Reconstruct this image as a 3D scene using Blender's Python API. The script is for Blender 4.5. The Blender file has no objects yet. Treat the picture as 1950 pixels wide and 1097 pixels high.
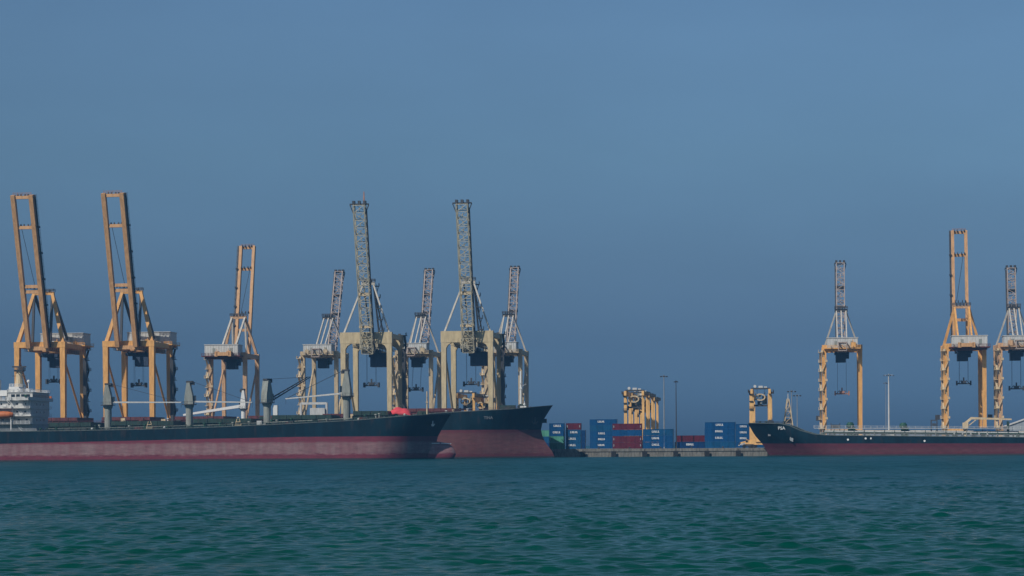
import bpy, math, random
import numpy as np
from mathutils import Vector, Matrix

R = math.radians
random.seed(7)
scene = bpy.context.scene
col = scene.collection

# ---------------------------------------------------------------- camera, sky, sun, exposure
EYE = 4.49            # camera height over the water (a low shore)
FPX = 4050.0          # focal length for a 1950 px wide frame
ROLL = R(0.35)
cam_d = bpy.data.cameras.new('camera')
cam_d.sensor_width = 36.0
cam_d.lens = 36.0 * FPX / 1950.0
cam_d.shift_y = (850.0 - 548.5) / 1950.0
cam_d.clip_start = 1.0
cam_d.clip_end = 120000.0
cam = bpy.data.objects.new('camera', cam_d)
cam.rotation_euler = (R(90), -ROLL, 0)
cam.rotation_mode = 'XYZ'
cam.matrix_world = Matrix.Translation((0, 0, EYE)) @ Matrix.Rotation(R(90), 4, 'X') @ Matrix.Rotation(-ROLL, 4, 'Z')
col.objects.link(cam)
scene.camera = cam

SUN_EL, SUN_AZ = R(42), R(-138)      # azimuth from +Y towards +X
world = bpy.data.worlds.new('World')
scene.world = world
world.use_nodes = True
nt = world.node_tree
nt.nodes.clear()
w_out = nt.nodes.new('ShaderNodeOutputWorld')
w_bg = nt.nodes.new('ShaderNodeBackground')
w_sky = nt.nodes.new('ShaderNodeTexSky')
w_sky.sky_type = 'NISHITA'
w_sky.sun_disc = False
w_sky.sun_elevation = SUN_EL
w_sky.sun_rotation = SUN_AZ
w_sky.air_density = 1.0
w_sky.dust_density = 1.2
w_sky.ozone_density = 2.5
w_bg.inputs['Strength'].default_value = 0.085
# the air of the place: a dull grey-blue layer that thickens evenly towards the horizon all round
w_geo = nt.nodes.new('ShaderNodeTexCoord')
w_sep = nt.nodes.new('ShaderNodeSeparateXYZ')
w_ramp = nt.nodes.new('ShaderNodeValToRGB')
w_mul = nt.nodes.new('ShaderNodeMix'); w_mul.data_type = 'RGBA'; w_mul.blend_type = 'MULTIPLY'
w_mul.inputs['Factor'].default_value = 1.0
nt.links.new(w_geo.outputs['Generated'], w_sep.inputs[0])
nt.links.new(w_sep.outputs['Z'], w_ramp.inputs['Fac'])
SKY_TINT = [(0.0, (0.194, 0.343, 0.713)), (0.022, (0.21, 0.36, 0.715)), (0.049, (0.217, 0.325, 0.576)), (0.086, (0.314, 0.431, 0.62)), (0.135, (0.444, 0.586, 0.706)), (0.191, (0.579, 0.731, 0.836))]
cr = w_ramp.color_ramp
cr.elements[0].position = SKY_TINT[0][0]; cr.elements[0].color = (*SKY_TINT[0][1], 1)
cr.elements[1].position = SKY_TINT[-1][0]; cr.elements[1].color = (*SKY_TINT[-1][1], 1)
for p_, c_ in SKY_TINT[1:-1]:
    e_ = cr.elements.new(p_); e_.color = (*c_, 1)
nt.links.new(w_sky.outputs[0], w_mul.inputs[6])
nt.links.new(w_ramp.outputs[0], w_mul.inputs[7])
# barely uneven air: thin veils, the same all round the sky
w_nz = nt.nodes.new('ShaderNodeTexNoise'); w_nz.inputs['Scale'].default_value = 5.0; w_nz.inputs['Detail'].default_value = 4
w_mp = nt.nodes.new('ShaderNodeMapping'); w_mp.inputs['Scale'].default_value = (1, 1, 3)
nt.links.new(w_geo.outputs['Generated'], w_mp.inputs[0]); nt.links.new(w_mp.outputs[0], w_nz.inputs['Vector'])
w_mr = nt.nodes.new('ShaderNodeMapRange'); w_mr.inputs[1].default_value = .3; w_mr.inputs[2].default_value = .7; w_mr.inputs[3].default_value = .95; w_mr.inputs[4].default_value = 1.05
nt.links.new(w_nz.outputs['Fac'], w_mr.inputs[0])
w_m2 = nt.nodes.new('ShaderNodeMix'); w_m2.data_type = 'RGBA'; w_m2.blend_type = 'MULTIPLY'; w_m2.inputs['Factor'].default_value = 1.0
nt.links.new(w_mul.outputs[2], w_m2.inputs[6]); nt.links.new(w_mr.outputs[0], w_m2.inputs[7])
nt.links.new(w_m2.outputs[2], w_bg.inputs['Color'])
nt.links.new(w_bg.outputs[0], w_out.inputs['Surface'])

sun_d = bpy.data.lights.new('sun', 'SUN')
sun_d.energy = 3.8
sun_d.angle = R(0.6)
sun_d.color = (1.0, 0.93, 0.82)
sun = bpy.data.objects.new('sun', sun_d)
sdir = Vector((math.sin(SUN_AZ) * math.cos(SUN_EL), math.cos(SUN_AZ) * math.cos(SUN_EL), math.sin(SUN_EL)))
sun.rotation_euler = sdir.to_track_quat('Z', 'Y').to_euler()
col.objects.link(sun)

scene.view_settings.view_transform = 'Standard'
scene.view_settings.look = 'None'
scene.view_settings.exposure = 0.0
scene.view_settings.gamma = 1.0
scene.cycles.max_bounces = 6
scene.cycles.volume_bounces = 0

# ---------------------------------------------------------------- materials
MAT = {}
def paint(name, rgb, rough=0.55, var=0.18, scale=0.35, rust=0.0, streak=True, metallic=0.0, spec=0.35):
    """weathered paint: colour drifts, vertical run marks and rust blooms"""
    if name in MAT: return MAT[name]
    rgb = tuple(c * .84 for c in rgb)
    m = bpy.data.materials.new(name); m.use_nodes = True
    n, l = m.node_tree.nodes, m.node_tree.links
    b = n['Principled BSDF']
    b.inputs['Roughness'].default_value = rough
    b.inputs['Metallic'].default_value = metallic
    b.inputs['Specular IOR Level'].default_value = spec
    tc = n.new('ShaderNodeTexCoord')
    mp = n.new('ShaderNodeMapping')
    mp.inputs['Scale'].default_value = (1, 1, 0.22) if streak else (1, 1, 1)
    l.new(tc.outputs['Object'], mp.inputs[0])
    nz = n.new('ShaderNodeTexNoise'); nz.inputs['Scale'].default_value = scale * 3; nz.inputs['Detail'].default_value = 6
    nz.inputs['Roughness'].default_value = 0.65
    l.new(mp.outputs[0], nz.inputs['Vector'])
    mr = n.new('ShaderNodeMapRange'); mr.inputs[1].default_value = 0.3; mr.inputs[2].default_value = 0.72
    mr.inputs[3].default_value = 1 - var * 1.6; mr.inputs[4].default_value = 1 + var
    l.new(nz.outputs['Fac'], mr.inputs[0])
    mx = n.new('ShaderNodeMix'); mx.data_type = 'RGBA'; mx.blend_type = 'MULTIPLY'; mx.inputs['Factor'].default_value = 1
    mx.inputs[6].default_value = (*rgb, 1)
    l.new(mr.outputs[0], mx.inputs[7])
    out = mx.outputs[2]
    if rust > 0:
        n2 = n.new('ShaderNodeTexNoise'); n2.inputs['Scale'].default_value = scale * 5; n2.inputs['Detail'].default_value = 8
        l.new(mp.outputs[0], n2.inputs['Vector'])
        r2 = n.new('ShaderNodeMapRange'); r2.inputs[1].default_value = 0.56; r2.inputs[2].default_value = 0.7
        r2.inputs[4].default_value = rust
        l.new(n2.outputs['Fac'], r2.inputs[0])
        m2 = n.new('ShaderNodeMix'); m2.data_type = 'RGBA'
        l.new(r2.outputs[0], m2.inputs['Factor'])
        l.new(out, m2.inputs[6]); m2.inputs[7].default_value = (0.16, 0.07, 0.035, 1)
        out = m2.outputs[2]
    l.new(out, b.inputs['Base Color'])
    rr = n.new('ShaderNodeMapRange'); rr.inputs[3].default_value = max(0.1, rough - 0.1); rr.inputs[4].default_value = min(1, rough + 0.15)
    l.new(nz.outputs['Fac'], rr.inputs[0]); l.new(rr.outputs[0], b.inputs['Roughness'])
    MAT[name] = m
    return m

ORANGE = paint('crane_orange', (0.80, 0.42, 0.13), rust=0.22)
ORANGE_FADED = paint('crane_orange_faded', (0.62, 0.38, 0.21), rust=0.35, var=0.22)
BROWN_BOOM = paint('boom_faded_orange', (0.66, 0.37, 0.17), rust=0.3, var=0.18)
PINK_RUST = paint('boom_red_oxide', (0.36, 0.19, 0.14), rust=0.4, var=0.25)
CREAM = paint('crane_cream', (0.60, 0.49, 0.30), rust=0.1)
CREAM_FADED = paint('crane_cream_faded', (0.56, 0.44, 0.28), rust=0.3, var=0.22)
LATTICE = paint('lattice_grey_green', (0.50, 0.46, 0.34), rust=0.2, var=0.2)
LATTICE_PINK = paint('lattice_grey_pink', (0.44, 0.36, 0.32), rust=0.35, var=0.25)
WHITE = paint('white_paint', (0.60, 0.60, 0.58), rust=0.12, var=0.12)
WHITE_CLEAN = paint('white_clean', (0.76, 0.76, 0.74), var=0.06)
PALE_STRUT = paint('strut_pale', (0.58, 0.54, 0.47), rust=0.2)
GREY_HOUSE = paint('house_pale_grey', (0.56, 0.57, 0.56), rust=0.18, var=0.15)
STEEL = paint('dark_steel', (0.055, 0.06, 0.07), var=0.3, rust=0.15)
BLUE_DARK = paint('trolley_dark_blue', (0.03, 0.055, 0.11), var=0.3)
GREY_SHIP = paint('ship_crane_grey', (0.30, 0.32, 0.29), rust=0.25, var=0.2)
GREEN_DECK = paint('deck_dark_green', (0.018, 0.050, 0.042), rust=0.2, var=0.35)
GREEN_VENT = paint('vent_green', (0.02, 0.085, 0.055), var=0.2)
MAROON = paint('hatch_maroon', (0.13, 0.035, 0.04), rust=0.2, var=0.3)
HULL_DARK = paint('hull_black_green', (0.0015, 0.020, 0.034), rough=0.55, var=0.35, scale=0.12, rust=0.10, spec=0.12)
GUNWALE = paint('gunwale_salt_grey', (0.10, 0.13, 0.13), var=0.3, rust=0.3)
BOAT_ORANGE = paint('lifeboat_orange', (0.60, 0.17, 0.05), var=0.15)
RED_TARP = paint('tarpaulin_red', (0.72, 0.07, 0.09), rough=0.8, var=0.12, streak=False)
BUFF = paint('buff_paint', (0.66, 0.52, 0.33), rust=0.25)
YELLOW = paint('machine_yellow', (0.86, 0.51, 0.19), rust=0.15)
TYRE = paint('rubber', (0.02, 0.02, 0.022), rough=0.9, var=0.2)
GLASS = paint('dark_glass', (0.015, 0.025, 0.035), rough=0.12, var=0.1, spec=0.7)
POLE_GREY = paint('galvanised_pole', (0.32, 0.34, 0.36), rough=0.45, metallic=0.2)
BLUE = paint('container_blue', (0.004, 0.075, 0.22), rust=0.10, var=0.22, spec=0.1)
BLUE2 = paint('container_blue_faded', (0.007, 0.088, 0.215), rust=0.14, var=0.25, spec=0.1)
BLUE3 = paint('container_navy', (0.005, 0.045, 0.15), rust=0.10, var=0.25, spec=0.1)
RED_BOX = paint('container_red', (0.125, 0.018, 0.036), rust=0.15, var=0.25, spec=0.1)
GREEN_BOX = paint('container_green', (0.10, 0.33, 0.24), rust=0.18, var=0.25, spec=0.1)
GREEN_BOX2 = paint('container_green_dull', (0.07, 0.20, 0.135), rust=0.25, var=0.3, spec=0.1)
SHED = paint('shed_cladding', (0.32, 0.36, 0.40), var=0.15)
ROOF = paint('shed_roof', (0.14, 0.17, 0.20), var=0.2)
CONC = paint('quay_concrete', (0.20, 0.19, 0.17), rough=0.9, var=0.35, scale=0.5)
CONC_TOP = paint('quay_paving', (0.22, 0.22, 0.21), rough=0.95, var=0.25, scale=0.1, streak=False)
MARK = paint('white_marking', (0.78, 0.80, 0.80), var=0.08)

def hull_red_mat(name, zlo, zhi, base, worn, worn_amt):
    """antifouling: deep red at both edges, a scoured, salt-grey belt between (belt height in ship metres)"""
    m = bpy.data.materials.new(name); m.use_nodes = True
    n, l = m.node_tree.nodes, m.node_tree.links
    b = n['Principled BSDF']; b.inputs['Roughness'].default_value = 0.7
    b.inputs['Specular IOR Level'].default_value = 0.25
    tc = n.new('ShaderNodeTexCoord'); sp = n.new('ShaderNodeSeparateXYZ'); l.new(tc.outputs['Object'], sp.inputs[0])
    mp = n.new('ShaderNodeMapping'); mp.inputs['Scale'].default_value = (0.13, 0.13, 0.6); l.new(tc.outputs['Object'], mp.inputs[0])
    nz = n.new('ShaderNodeTexNoise'); nz.inputs['Scale'].default_value = 2.2; nz.inputs['Detail'].default_value = 7; nz.inputs['Roughness'].default_value = .7
    l.new(mp.outputs[0], nz.inputs['Vector'])
    mp2 = n.new('ShaderNodeMapping'); mp2.inputs['Scale'].default_value = (0.5, 0.5, 0.10); l.new(tc.outputs['Object'], mp2.inputs[0])
    ns = n.new('ShaderNodeTexNoise'); ns.inputs['Scale'].default_value = 1.2; ns.inputs['Detail'].default_value = 5
    l.new(mp2.outputs[0], ns.inputs['Vector'])
    off = n.new('ShaderNodeMath'); off.operation = 'MULTIPLY_ADD'; off.inputs[1].default_value = 2.6; off.inputs[2].default_value = -1.3
    l.new(nz.outputs['Fac'], off.inputs[0])
    zz = n.new('ShaderNodeMath'); l.new(sp.outputs['Z'], zz.inputs[0]); l.new(off.outputs[0], zz.inputs[1])
    a1 = n.new('ShaderNodeMapRange'); a1.interpolation_type = 'SMOOTHSTEP'
    a1.inputs[1].default_value = zlo - .4; a1.inputs[2].default_value = zlo + .6; l.new(zz.outputs[0], a1.inputs[0])
    a2 = n.new('ShaderNodeMapRange'); a2.interpolation_type = 'SMOOTHSTEP'
    a2.inputs[1].default_value = zhi - .6; a2.inputs[2].default_value = zhi + .5; a2.inputs[3].default_value = 1; a2.inputs[4].default_value = 0
    l.new(zz.outputs[0], a2.inputs[0])
    mu = n.new('ShaderNodeMath'); mu.operation = 'MULTIPLY'; l.new(a1.outputs[0], mu.inputs[0]); l.new(a2.outputs[0], mu.inputs[1])
    sr = n.new('ShaderNodeMapRange'); sr.inputs[1].default_value = .3; sr.inputs[2].default_value = .7
    sr.inputs[3].default_value = worn_amt * .5; sr.inputs[4].default_value = worn_amt; l.new(ns.outputs['Fac'], sr.inputs[0])
    mu2 = n.new('ShaderNodeMath'); mu2.operation = 'MULTIPLY'; l.new(mu.outputs[0], mu2.inputs[0]); l.new(sr.outputs[0], mu2.inputs[1])
    mx = n.new('ShaderNodeMix'); mx.data_type = 'RGBA'; l.new(mu2.outputs[0], mx.inputs['Factor'])
    mx.inputs[6].default_value = (*base, 1); mx.inputs[7].default_value = (*worn, 1)
    # blotches and the wet dark strip at the waterline
    vr = n.new('ShaderNodeMapRange'); vr.inputs[1].default_value = .3; vr.inputs[2].default_value = .75; vr.inputs[3].default_value = .62; vr.inputs[4].default_value = 1.15
    l.new(nz.outputs['Fac'], vr.inputs[0])
    m2 = n.new('ShaderNodeMix'); m2.data_type = 'RGBA'; m2.blend_type = 'MULTIPLY'; m2.inputs['Factor'].default_value = 1
    l.new(mx.outputs[2], m2.inputs[6]); l.new(vr.outputs[0], m2.inputs[7])
    wz = n.new('ShaderNodeMapRange'); wz.inputs[1].default_value = .35; wz.inputs[2].default_value = .8; l.new(sp.outputs['Z'], wz.inputs[0])
    m3 = n.new('ShaderNodeMix'); m3.data_type = 'RGBA'; l.new(wz.outputs[0], m3.inputs['Factor'])
    m3.inputs[6].default_value = (0.03, 0.03, 0.035, 1); l.new(m2.outputs[2], m3.inputs[7])
    l.new(m3.outputs[2], b.inputs['Base Color'])
    return m

# ---------------------------------------------------------------- mesh helpers
JOINED = {'stiffener', 'sheave', 'cladding_rib', 'hoist_rope', 'luffing_wire', 'lashing', 'railing', 'roof_locker', 'boom_hoist_rope', 'stairs', 'apex_stairs', 'yard', 'boom_walkway', 'trolley_rail', 'walkway', 'scraped_patch', 'deck_pipe', 'landing', 'head_ring', 'pipe_trestle', 'manifold'}
class MB:
    def __init__(s): s.v = []; s.f = []
    def add(s, vs, fs):
        o = len(s.v); s.v += [tuple(v) for v in vs]; s.f += [tuple(i + o for i in f) for f in fs]; return s
    def box(s, c, d, rz=0.0):
        hx, hy, hz = d[0] / 2, d[1] / 2, d[2] / 2
        cs, sn = math.cos(rz), math.sin(rz)
        vs = []
        for z in (-hz, hz):
            for x, y in ((-hx, -hy), (hx, -hy), (hx, hy), (-hx, hy)):
                vs.append((c[0] + x * cs - y * sn, c[1] + x * sn + y * cs, c[2] + z))
        return s.add(vs, [(0, 3, 2, 1), (4, 5, 6, 7), (0, 1, 5, 4), (1, 2, 6, 5), (2, 3, 7, 6), (3, 0, 4, 7)])
    def bx(s, x0, x1, y0, y1, z0, z1):
        return s.box(((x0 + x1) / 2, (y0 + y1) / 2, (z0 + z1) / 2), (x1 - x0, y1 - y0, z1 - z0))
    def frame(s, p, q):
        d = (q - p).normalized()
        if abs(d.z) > 0.9:
            a = (Vector((1, 0, 0)) - d * d.x).normalized()
        else:
            a = d.cross(Vector((0, 0, 1))).normalized()
        return d, a, d.cross(a).normalized()
    def beam(s, p, q, w, h=None, w2=None, h2=None):
        p, q = Vector(p), Vector(q); h = h or w; w2 = w2 or w; h2 = h2 or h
        d, a, b = s.frame(p, q)
        vs = []
        for o, ww, hh in ((p, w, h), (q, w2, h2)):
            for i, j in ((-1, -1), (1, -1), (1, 1), (-1, 1)):
                vs.append(o + a * (i * ww / 2) + b * (j * hh / 2))
        return s.add(vs, [(0, 1, 2, 3), (7, 6, 5, 4), (0, 4, 5, 1), (1, 5, 6, 2), (2, 6, 7, 3), (3, 7, 4, 0)])
    def tube(s, p, q, r, n=6, r2=None):
        p, q = Vector(p), Vector(q); r2 = r if r2 is None else r2
        d, a, b = s.frame(p, q)
        vs = []
        for o, rr in ((p, r), (q, r2)):
            for k in range(n):
                t = 2 * math.pi * k / n
                vs.append(o + a * (math.cos(t) * rr) + b * (math.sin(t) * rr))
        fs = [(k, (k + 1) % n, n + (k + 1) % n, n + k) for k in range(n)]
        fs += [tuple(range(n - 1, -1, -1)), tuple(range(n, 2 * n))]
        return s.add(vs, fs)
    def wire(s, p, q, r=0.05, sag=0.0, n=1):
        p, q = Vector(p), Vector(q); pts = []
        for i in range(n + 1):
            t = i / n; pt = p.lerp(q, t); pt.z -= sag * 4 * t * (1 - t); pts.append(pt)
        for a, b in zip(pts, pts[1:]): s.tube(a, b, r, 4)
        return s
    def lathe(s, c, prof, n=12, axis='z'):
        vs = []; m = len(prof)
        for r, h in prof:
            for k in range(n):
                t = 2 * math.pi * k / n
                x, y = r * math.cos(t), r * math.sin(t)
                if axis == 'z': vs.append((c[0] + x, c[1] + y, c[2] + h))
                elif axis == 'x': vs.append((c[0] + h, c[1] + x, c[2] + y))
                else: vs.append((c[0] + x, c[1] + h, c[2] + y))
        fs = []
        for i in range(m - 1):
            for k in range(n):
                fs.append((i * n + k, i * n + (k + 1) % n, (i + 1) * n + (k + 1) % n, (i + 1) * n + k))
        fs += [tuple(range(n - 1, -1, -1)), tuple(range((m - 1) * n, m * n))]
        return s.add(vs, fs)
    def ball(s, c, r, n=10, m=7):
        prof = [(max(0.01, r * math.sin(math.pi * i / m)), -r * math.cos(math.pi * i / m)) for i in range(m + 1)]
        return s.lathe(c, prof, n)
    def prism(s, prof, y0, y1):
        """profile in x,z extruded along y"""
        k = len(prof)
        vs = [(x, y0, z) for x, z in prof] + [(x, y1, z) for x, z in prof]
        fs = [tuple(range(k)), tuple(range(2 * k - 1, k - 1, -1))] + [(i, k + i, k + (i + 1) % k, (i + 1) % k) for i in range(k)]
        return s.add(vs, fs)
    def rail(s, pts, h=1.0, step=2.0, r=0.045, rows=3):
        pts = [Vector(p) for p in pts]
        for a, b in zip(pts, pts[1:]):
            for k in range(rows):
                z = Vector((0, 0, h * (k + 1) / rows)); s.beam(a + z, b + z, r * 1.6)
            n = max(1, int((b - a).length / step))
            for i in range(n + 1):
                o = a.lerp(b, i / n); s.beam(o, o + Vector((0, 0, h)), r * 2)
        return s
    def mesh(s, name):
        me = bpy.data.meshes.new(name); me.from_pydata(s.v, [], s.f); me.validate(); me.update(); return me
    def build(s, name, mat, parent=None, smooth=False):
        me = s.mesh(name)
        if smooth:
            for p in me.polygons: p.use_smooth = True
        o = bpy.data.objects.new(name, me); col.objects.link(o)
        if mat: me.materials.append(mat)
        if name in JOINED: o['kind'] = 'stuff'
        if parent is not None: o.parent = parent
        return o

def tag(o, label=None, cat=None, group=None, kind=None):
    if label: o['label'] = label
    if cat: o['category'] = cat
    if group: o['group'] = group
    if kind: o['kind'] = kind
    return o
def thing(name, label, cat, loc=(0, 0, 0), rz=0.0, group=None):
    o = bpy.data.objects.new(name, None); col.objects.link(o)
    o.empty_display_size = 1
    o.location = loc; o.rotation_euler = (0, 0, rz)
    return tag(o, label, cat, group)
def copy_tree(o, parent=None):
    c = o.copy(); col.objects.link(c); c.parent = parent
    for ch in list(o.children): copy_tree(ch, c)
    return c
def text_mesh(txt, size, depth=0.04):
    cu = bpy.data.curves.new('lettering', 'FONT'); cu.body = txt; cu.size = size; cu.extrude = depth; cu.align_x = 'CENTER'; cu.align_y = 'CENTER'
    cu.resolution_u = 2; cu.offset = size * .02
    to = bpy.data.objects.new('lettering_source', cu); col.objects.link(to)
    dg = bpy.context.evaluated_depsgraph_get()
    me = bpy.data.meshes.new_from_object(to.evaluated_get(dg))
    bpy.data.objects.remove(to); bpy.data.curves.remove(cu)
    return me

PSI = R(7.7)                       # the pier runs a little towards us on the right
def X_at(px, Y): return (px - 975.0) / FPX * Y
def row_point(px, y0):
    """where the line of sight at px meets the rail line Y = y0 - X tan(PSI)"""
    k = (px - 975.0) / FPX; t = math.tan(PSI)
    Y = y0 / (1 + k * t); return Vector((k * Y, Y, 0))
GZ = 3.2                           # quay level
EDGE = 857.4                       # quay face at X = 0

# ---------------------------------------------------------------- water
def build_water():
    rng = np.random.default_rng(11)
    ratio = 1.0017
    n = int(math.log(560 / 62) / math.log(ratio))
    yc = 62 * ratio ** np.arange(n + 1)
    yc = np.concatenate([yc, np.linspace(565, 1150, 120)])
    ys = np.concatenate([[-3000, -300, 20, 61.5], yc, [1400, 2000, 4000, 9000, 30000, 90000]]).astype(np.float64)
    m = 620
    ts = np.linspace(-1, 1, m)
    half = 0.262 * np.clip(ys, 50, 1400) + 7
    outer = np.array([60000., 9000., 2500., 700.])
    XX = np.zeros((len(ys), m + 8))
    XX[:, 4:-4] = ts[None, :] * half[:, None]
    XX[:, :4] = -outer[None, :]; XX[:, -4:] = outer[None, ::-1]
    YY = np.repeat(ys[:, None], m + 8, 1)
    dy = np.gradient(ys)
    Z = np.zeros_like(XX)
    core_x = XX[:, 4:-4].astype(np.float32); core_y = YY[:, 4:-4].astype(np.float32)
    z = np.zeros_like(core_x)
    # slow gust patches change how rough the surface is
    gust = np.zeros_like(core_x)
    for k in range(9):
        lam = rng.uniform(14, 70); a = rng.uniform(0, 2 * math.pi)
        gust += np.sin((core_x * math.cos(a) * .7 + core_y * math.sin(a)) * (2 * math.pi / lam) + rng.uniform(0, 6.28)).astype(np.float32)
    gust = np.clip(1 + 0.06 * gust, 0.7, 1.3)
    cut = dy[:, None].astype(np.float32)
    N = 150
    lams = np.concatenate([np.exp(rng.uniform(math.log(0.6), math.log(2.8), N)), np.exp(rng.uniform(math.log(2.8), math.log(7.5), 45))])
    for lam in lams:
        ky = 2 * math.pi / lam
        kx = rng.normal(0.15, 1.0) * 2 * math.pi / (2.7 if lam < 2.8 else 1.2 * lam)
        slope = rng.uniform(.011, .021) if lam < 2.8 else rng.uniform(.005, .010)
        amp = min(slope / ky, .024 / max(abs(kx), .1))
        fade = np.clip(1.7 - 4.0 * cut / lam, 0, 1)
        z += amp * fade * np.sin(core_x * kx + core_y * ky + rng.uniform(0, 6.28)).astype(np.float32)
    z *= gust
    z = z + 1.6 * np.maximum(z, 0) ** 2            # peakier crests than troughs
    edge = np.clip((1 - np.abs(ts)) / .03, 0, 1)[None, :]
    z *= edge.astype(np.float32)
    inner = ((ys > 61) & (ys < 1160)).astype(np.float32)[:, None]
    Z[:, 4:-4] = z * inner
    nr, nc = XX.shape
    co = np.stack([XX, YY, Z], -1).reshape(-1, 3)
    idx = np.arange(nr * nc).reshape(nr, nc)
    q = np.stack([idx[:-1, :-1], idx[:-1, 1:], idx[1:, 1:], idx[1:, :-1]], -1).reshape(-1, 4)
    me = bpy.data.meshes.new('water')
    me.vertices.add(len(co)); me.vertices.foreach_set('co', co.ravel().astype(np.float32))
    me.loops.add(q.size); me.loops.foreach_set('vertex_index', q.ravel().astype(np.int32))
    me.polygons.add(len(q)); me.polygons.foreach_set('loop_start', (np.arange(len(q)) * 4).astype(np.int32))
    me.polygons.foreach_set('use_smooth', np.ones(len(q), dtype=bool))
    me.update(calc_edges=True); me.validate()
    o = bpy.data.objects.new('water', me); col.objects.link(o); o['kind'] = 'structure'
    m = bpy.data.materials.new('sea_water'); m.use_nodes = True
    nn, l = m.node_tree.nodes, m.node_tree.links
    b = nn['Principled BSDF']
    b.inputs['Roughness'].default_value = 0.13
    b.inputs['IOR'].default_value = 1.333
    b.inputs['Specular Tint'].default_value = (.6, .95, 1, 1)
    tc = nn.new('ShaderNodeTexCoord')
    sp = nn.new('ShaderNodeSeparateXYZ'); l.new(tc.outputs['Object'], sp.inputs[0])
    # shoaling: sandy green shallows by the beach, deeper blue towards the harbour
    d = nn.new('ShaderNodeMapRange'); d.interpolation_type = 'SMOOTHSTEP'
    d.inputs[1].default_value = 60; d.inputs[2].default_value = 300
    l.new(sp.outputs['Y'], d.inputs[0])
    nz = nn.new('ShaderNodeTexNoise'); nz.inputs['Scale'].default_value = .035; nz.inputs['Detail'].default_value = 4
    l.new(tc.outputs['Object'], nz.inputs['Vector'])
    ad = nn.new('ShaderNodeMath'); ad.operation = 'MULTIPLY_ADD'; ad.inputs[1].default_value = .4; ad.inputs[2].default_value = -.2
    l.new(nz.outputs['Fac'], ad.inputs[0])
    a2 = nn.new('ShaderNodeMath'); a2.use_clamp = True; l.new(d.outputs[0], a2.inputs[0]); l.new(ad.outputs[0], a2.inputs[1])
    mx = nn.new('ShaderNodeMix'); mx.data_type = 'RGBA'; l.new(a2.outputs[0], mx.inputs['Factor'])
    mx.inputs[6].default_value = (0.0003, 0.048, 0.037, 1); mx.inputs[7].default_value = (0.0001, 0.044, 0.056, 1)
    mq = nn.new('ShaderNodeMix'); mq.data_type = 'RGBA'; mq.blend_type = 'MULTIPLY'; mq.inputs['Factor'].default_value = 1
    l.new(mx.outputs[2], mq.inputs[6])
    l.new(mq.outputs[2], b.inputs['Base Color'])
    rg = nn.new('ShaderNodeMapRange'); rg.inputs[1].default_value = 70; rg.inputs[2].default_value = 420
    rg.inputs[3].default_value = .10; rg.inputs[4].default_value = .40      # unresolved far chop scatters the reflection
    l.new(sp.outputs['Y'], rg.inputs[0]); l.new(rg.outputs[0], b.inputs['Roughness'])
    # drawn-out streaks: light and shade of waves put into specular and base colour
    mr = nn.new('ShaderNodeMapping'); mr.inputs['Scale'].default_value = (.20, .034, 1); l.new(tc.outputs['Object'], mr.inputs[0])
    n3 = nn.new('ShaderNodeTexNoise'); n3.inputs['Scale'].default_value = 1.0; n3.inputs['Detail'].default_value = 7; n3.inputs['Roughness'].default_value = .72
    l.new(mr.outputs[0], n3.inputs['Vector'])
    s3 = nn.new('ShaderNodeMapRange'); s3.inputs[1].default_value = .40; s3.inputs[2].default_value = .62
    s3.inputs[3].default_value = .03; s3.inputs[4].default_value = .17; l.new(n3.outputs['Fac'], s3.inputs[0])
    l.new(s3.outputs[0], b.inputs['Specular IOR Level'])
    s4 = nn.new('ShaderNodeMapRange'); s4.inputs[1].default_value = .40; s4.inputs[2].default_value = .60; s4.inputs[3].default_value = .88; s4.inputs[4].default_value = 1.08
    l.new(n3.outputs['Fac'], s4.inputs[0]); l.new(s4.outputs[0], mq.inputs[7])
    mp = nn.new('ShaderNodeMapping'); mp.inputs['Scale'].default_value = (.8, 1.25, 1); l.new(tc.outputs['Object'], mp.inputs[0])
    n1 = nn.new('ShaderNodeTexNoise'); n1.inputs['Scale'].default_value = 2.2; n1.inputs['Detail'].default_value = 5; n1.inputs['Roughness'].default_value = .6
    l.new(mp.outputs[0], n1.inputs['Vector'])
    bp = nn.new('ShaderNodeBump'); bp.inputs['Strength'].default_value = .9; bp.inputs['Distance'].default_value = .06
    l.new(n1.outputs['Fac'], bp.inputs['Height'])
    n2 = nn.new('ShaderNodeTexNoise'); n2.inputs['Scale'].default_value = .35; n2.inputs['Detail'].default_value = 4
    l.new(mp.outputs[0], n2.inputs['Vector'])
    b2 = nn.new('ShaderNodeBump'); b2.inputs['Strength'].default_value = .7; b2.inputs['Distance'].default_value = .3
    l.new(n2.outputs['Fac'], b2.inputs['Height']); l.new(bp.outputs[0], b2.inputs['Normal'])
    l.new(b2.outputs[0], b.inputs['Normal'])
    me.materials.append(m)
build_water()

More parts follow.
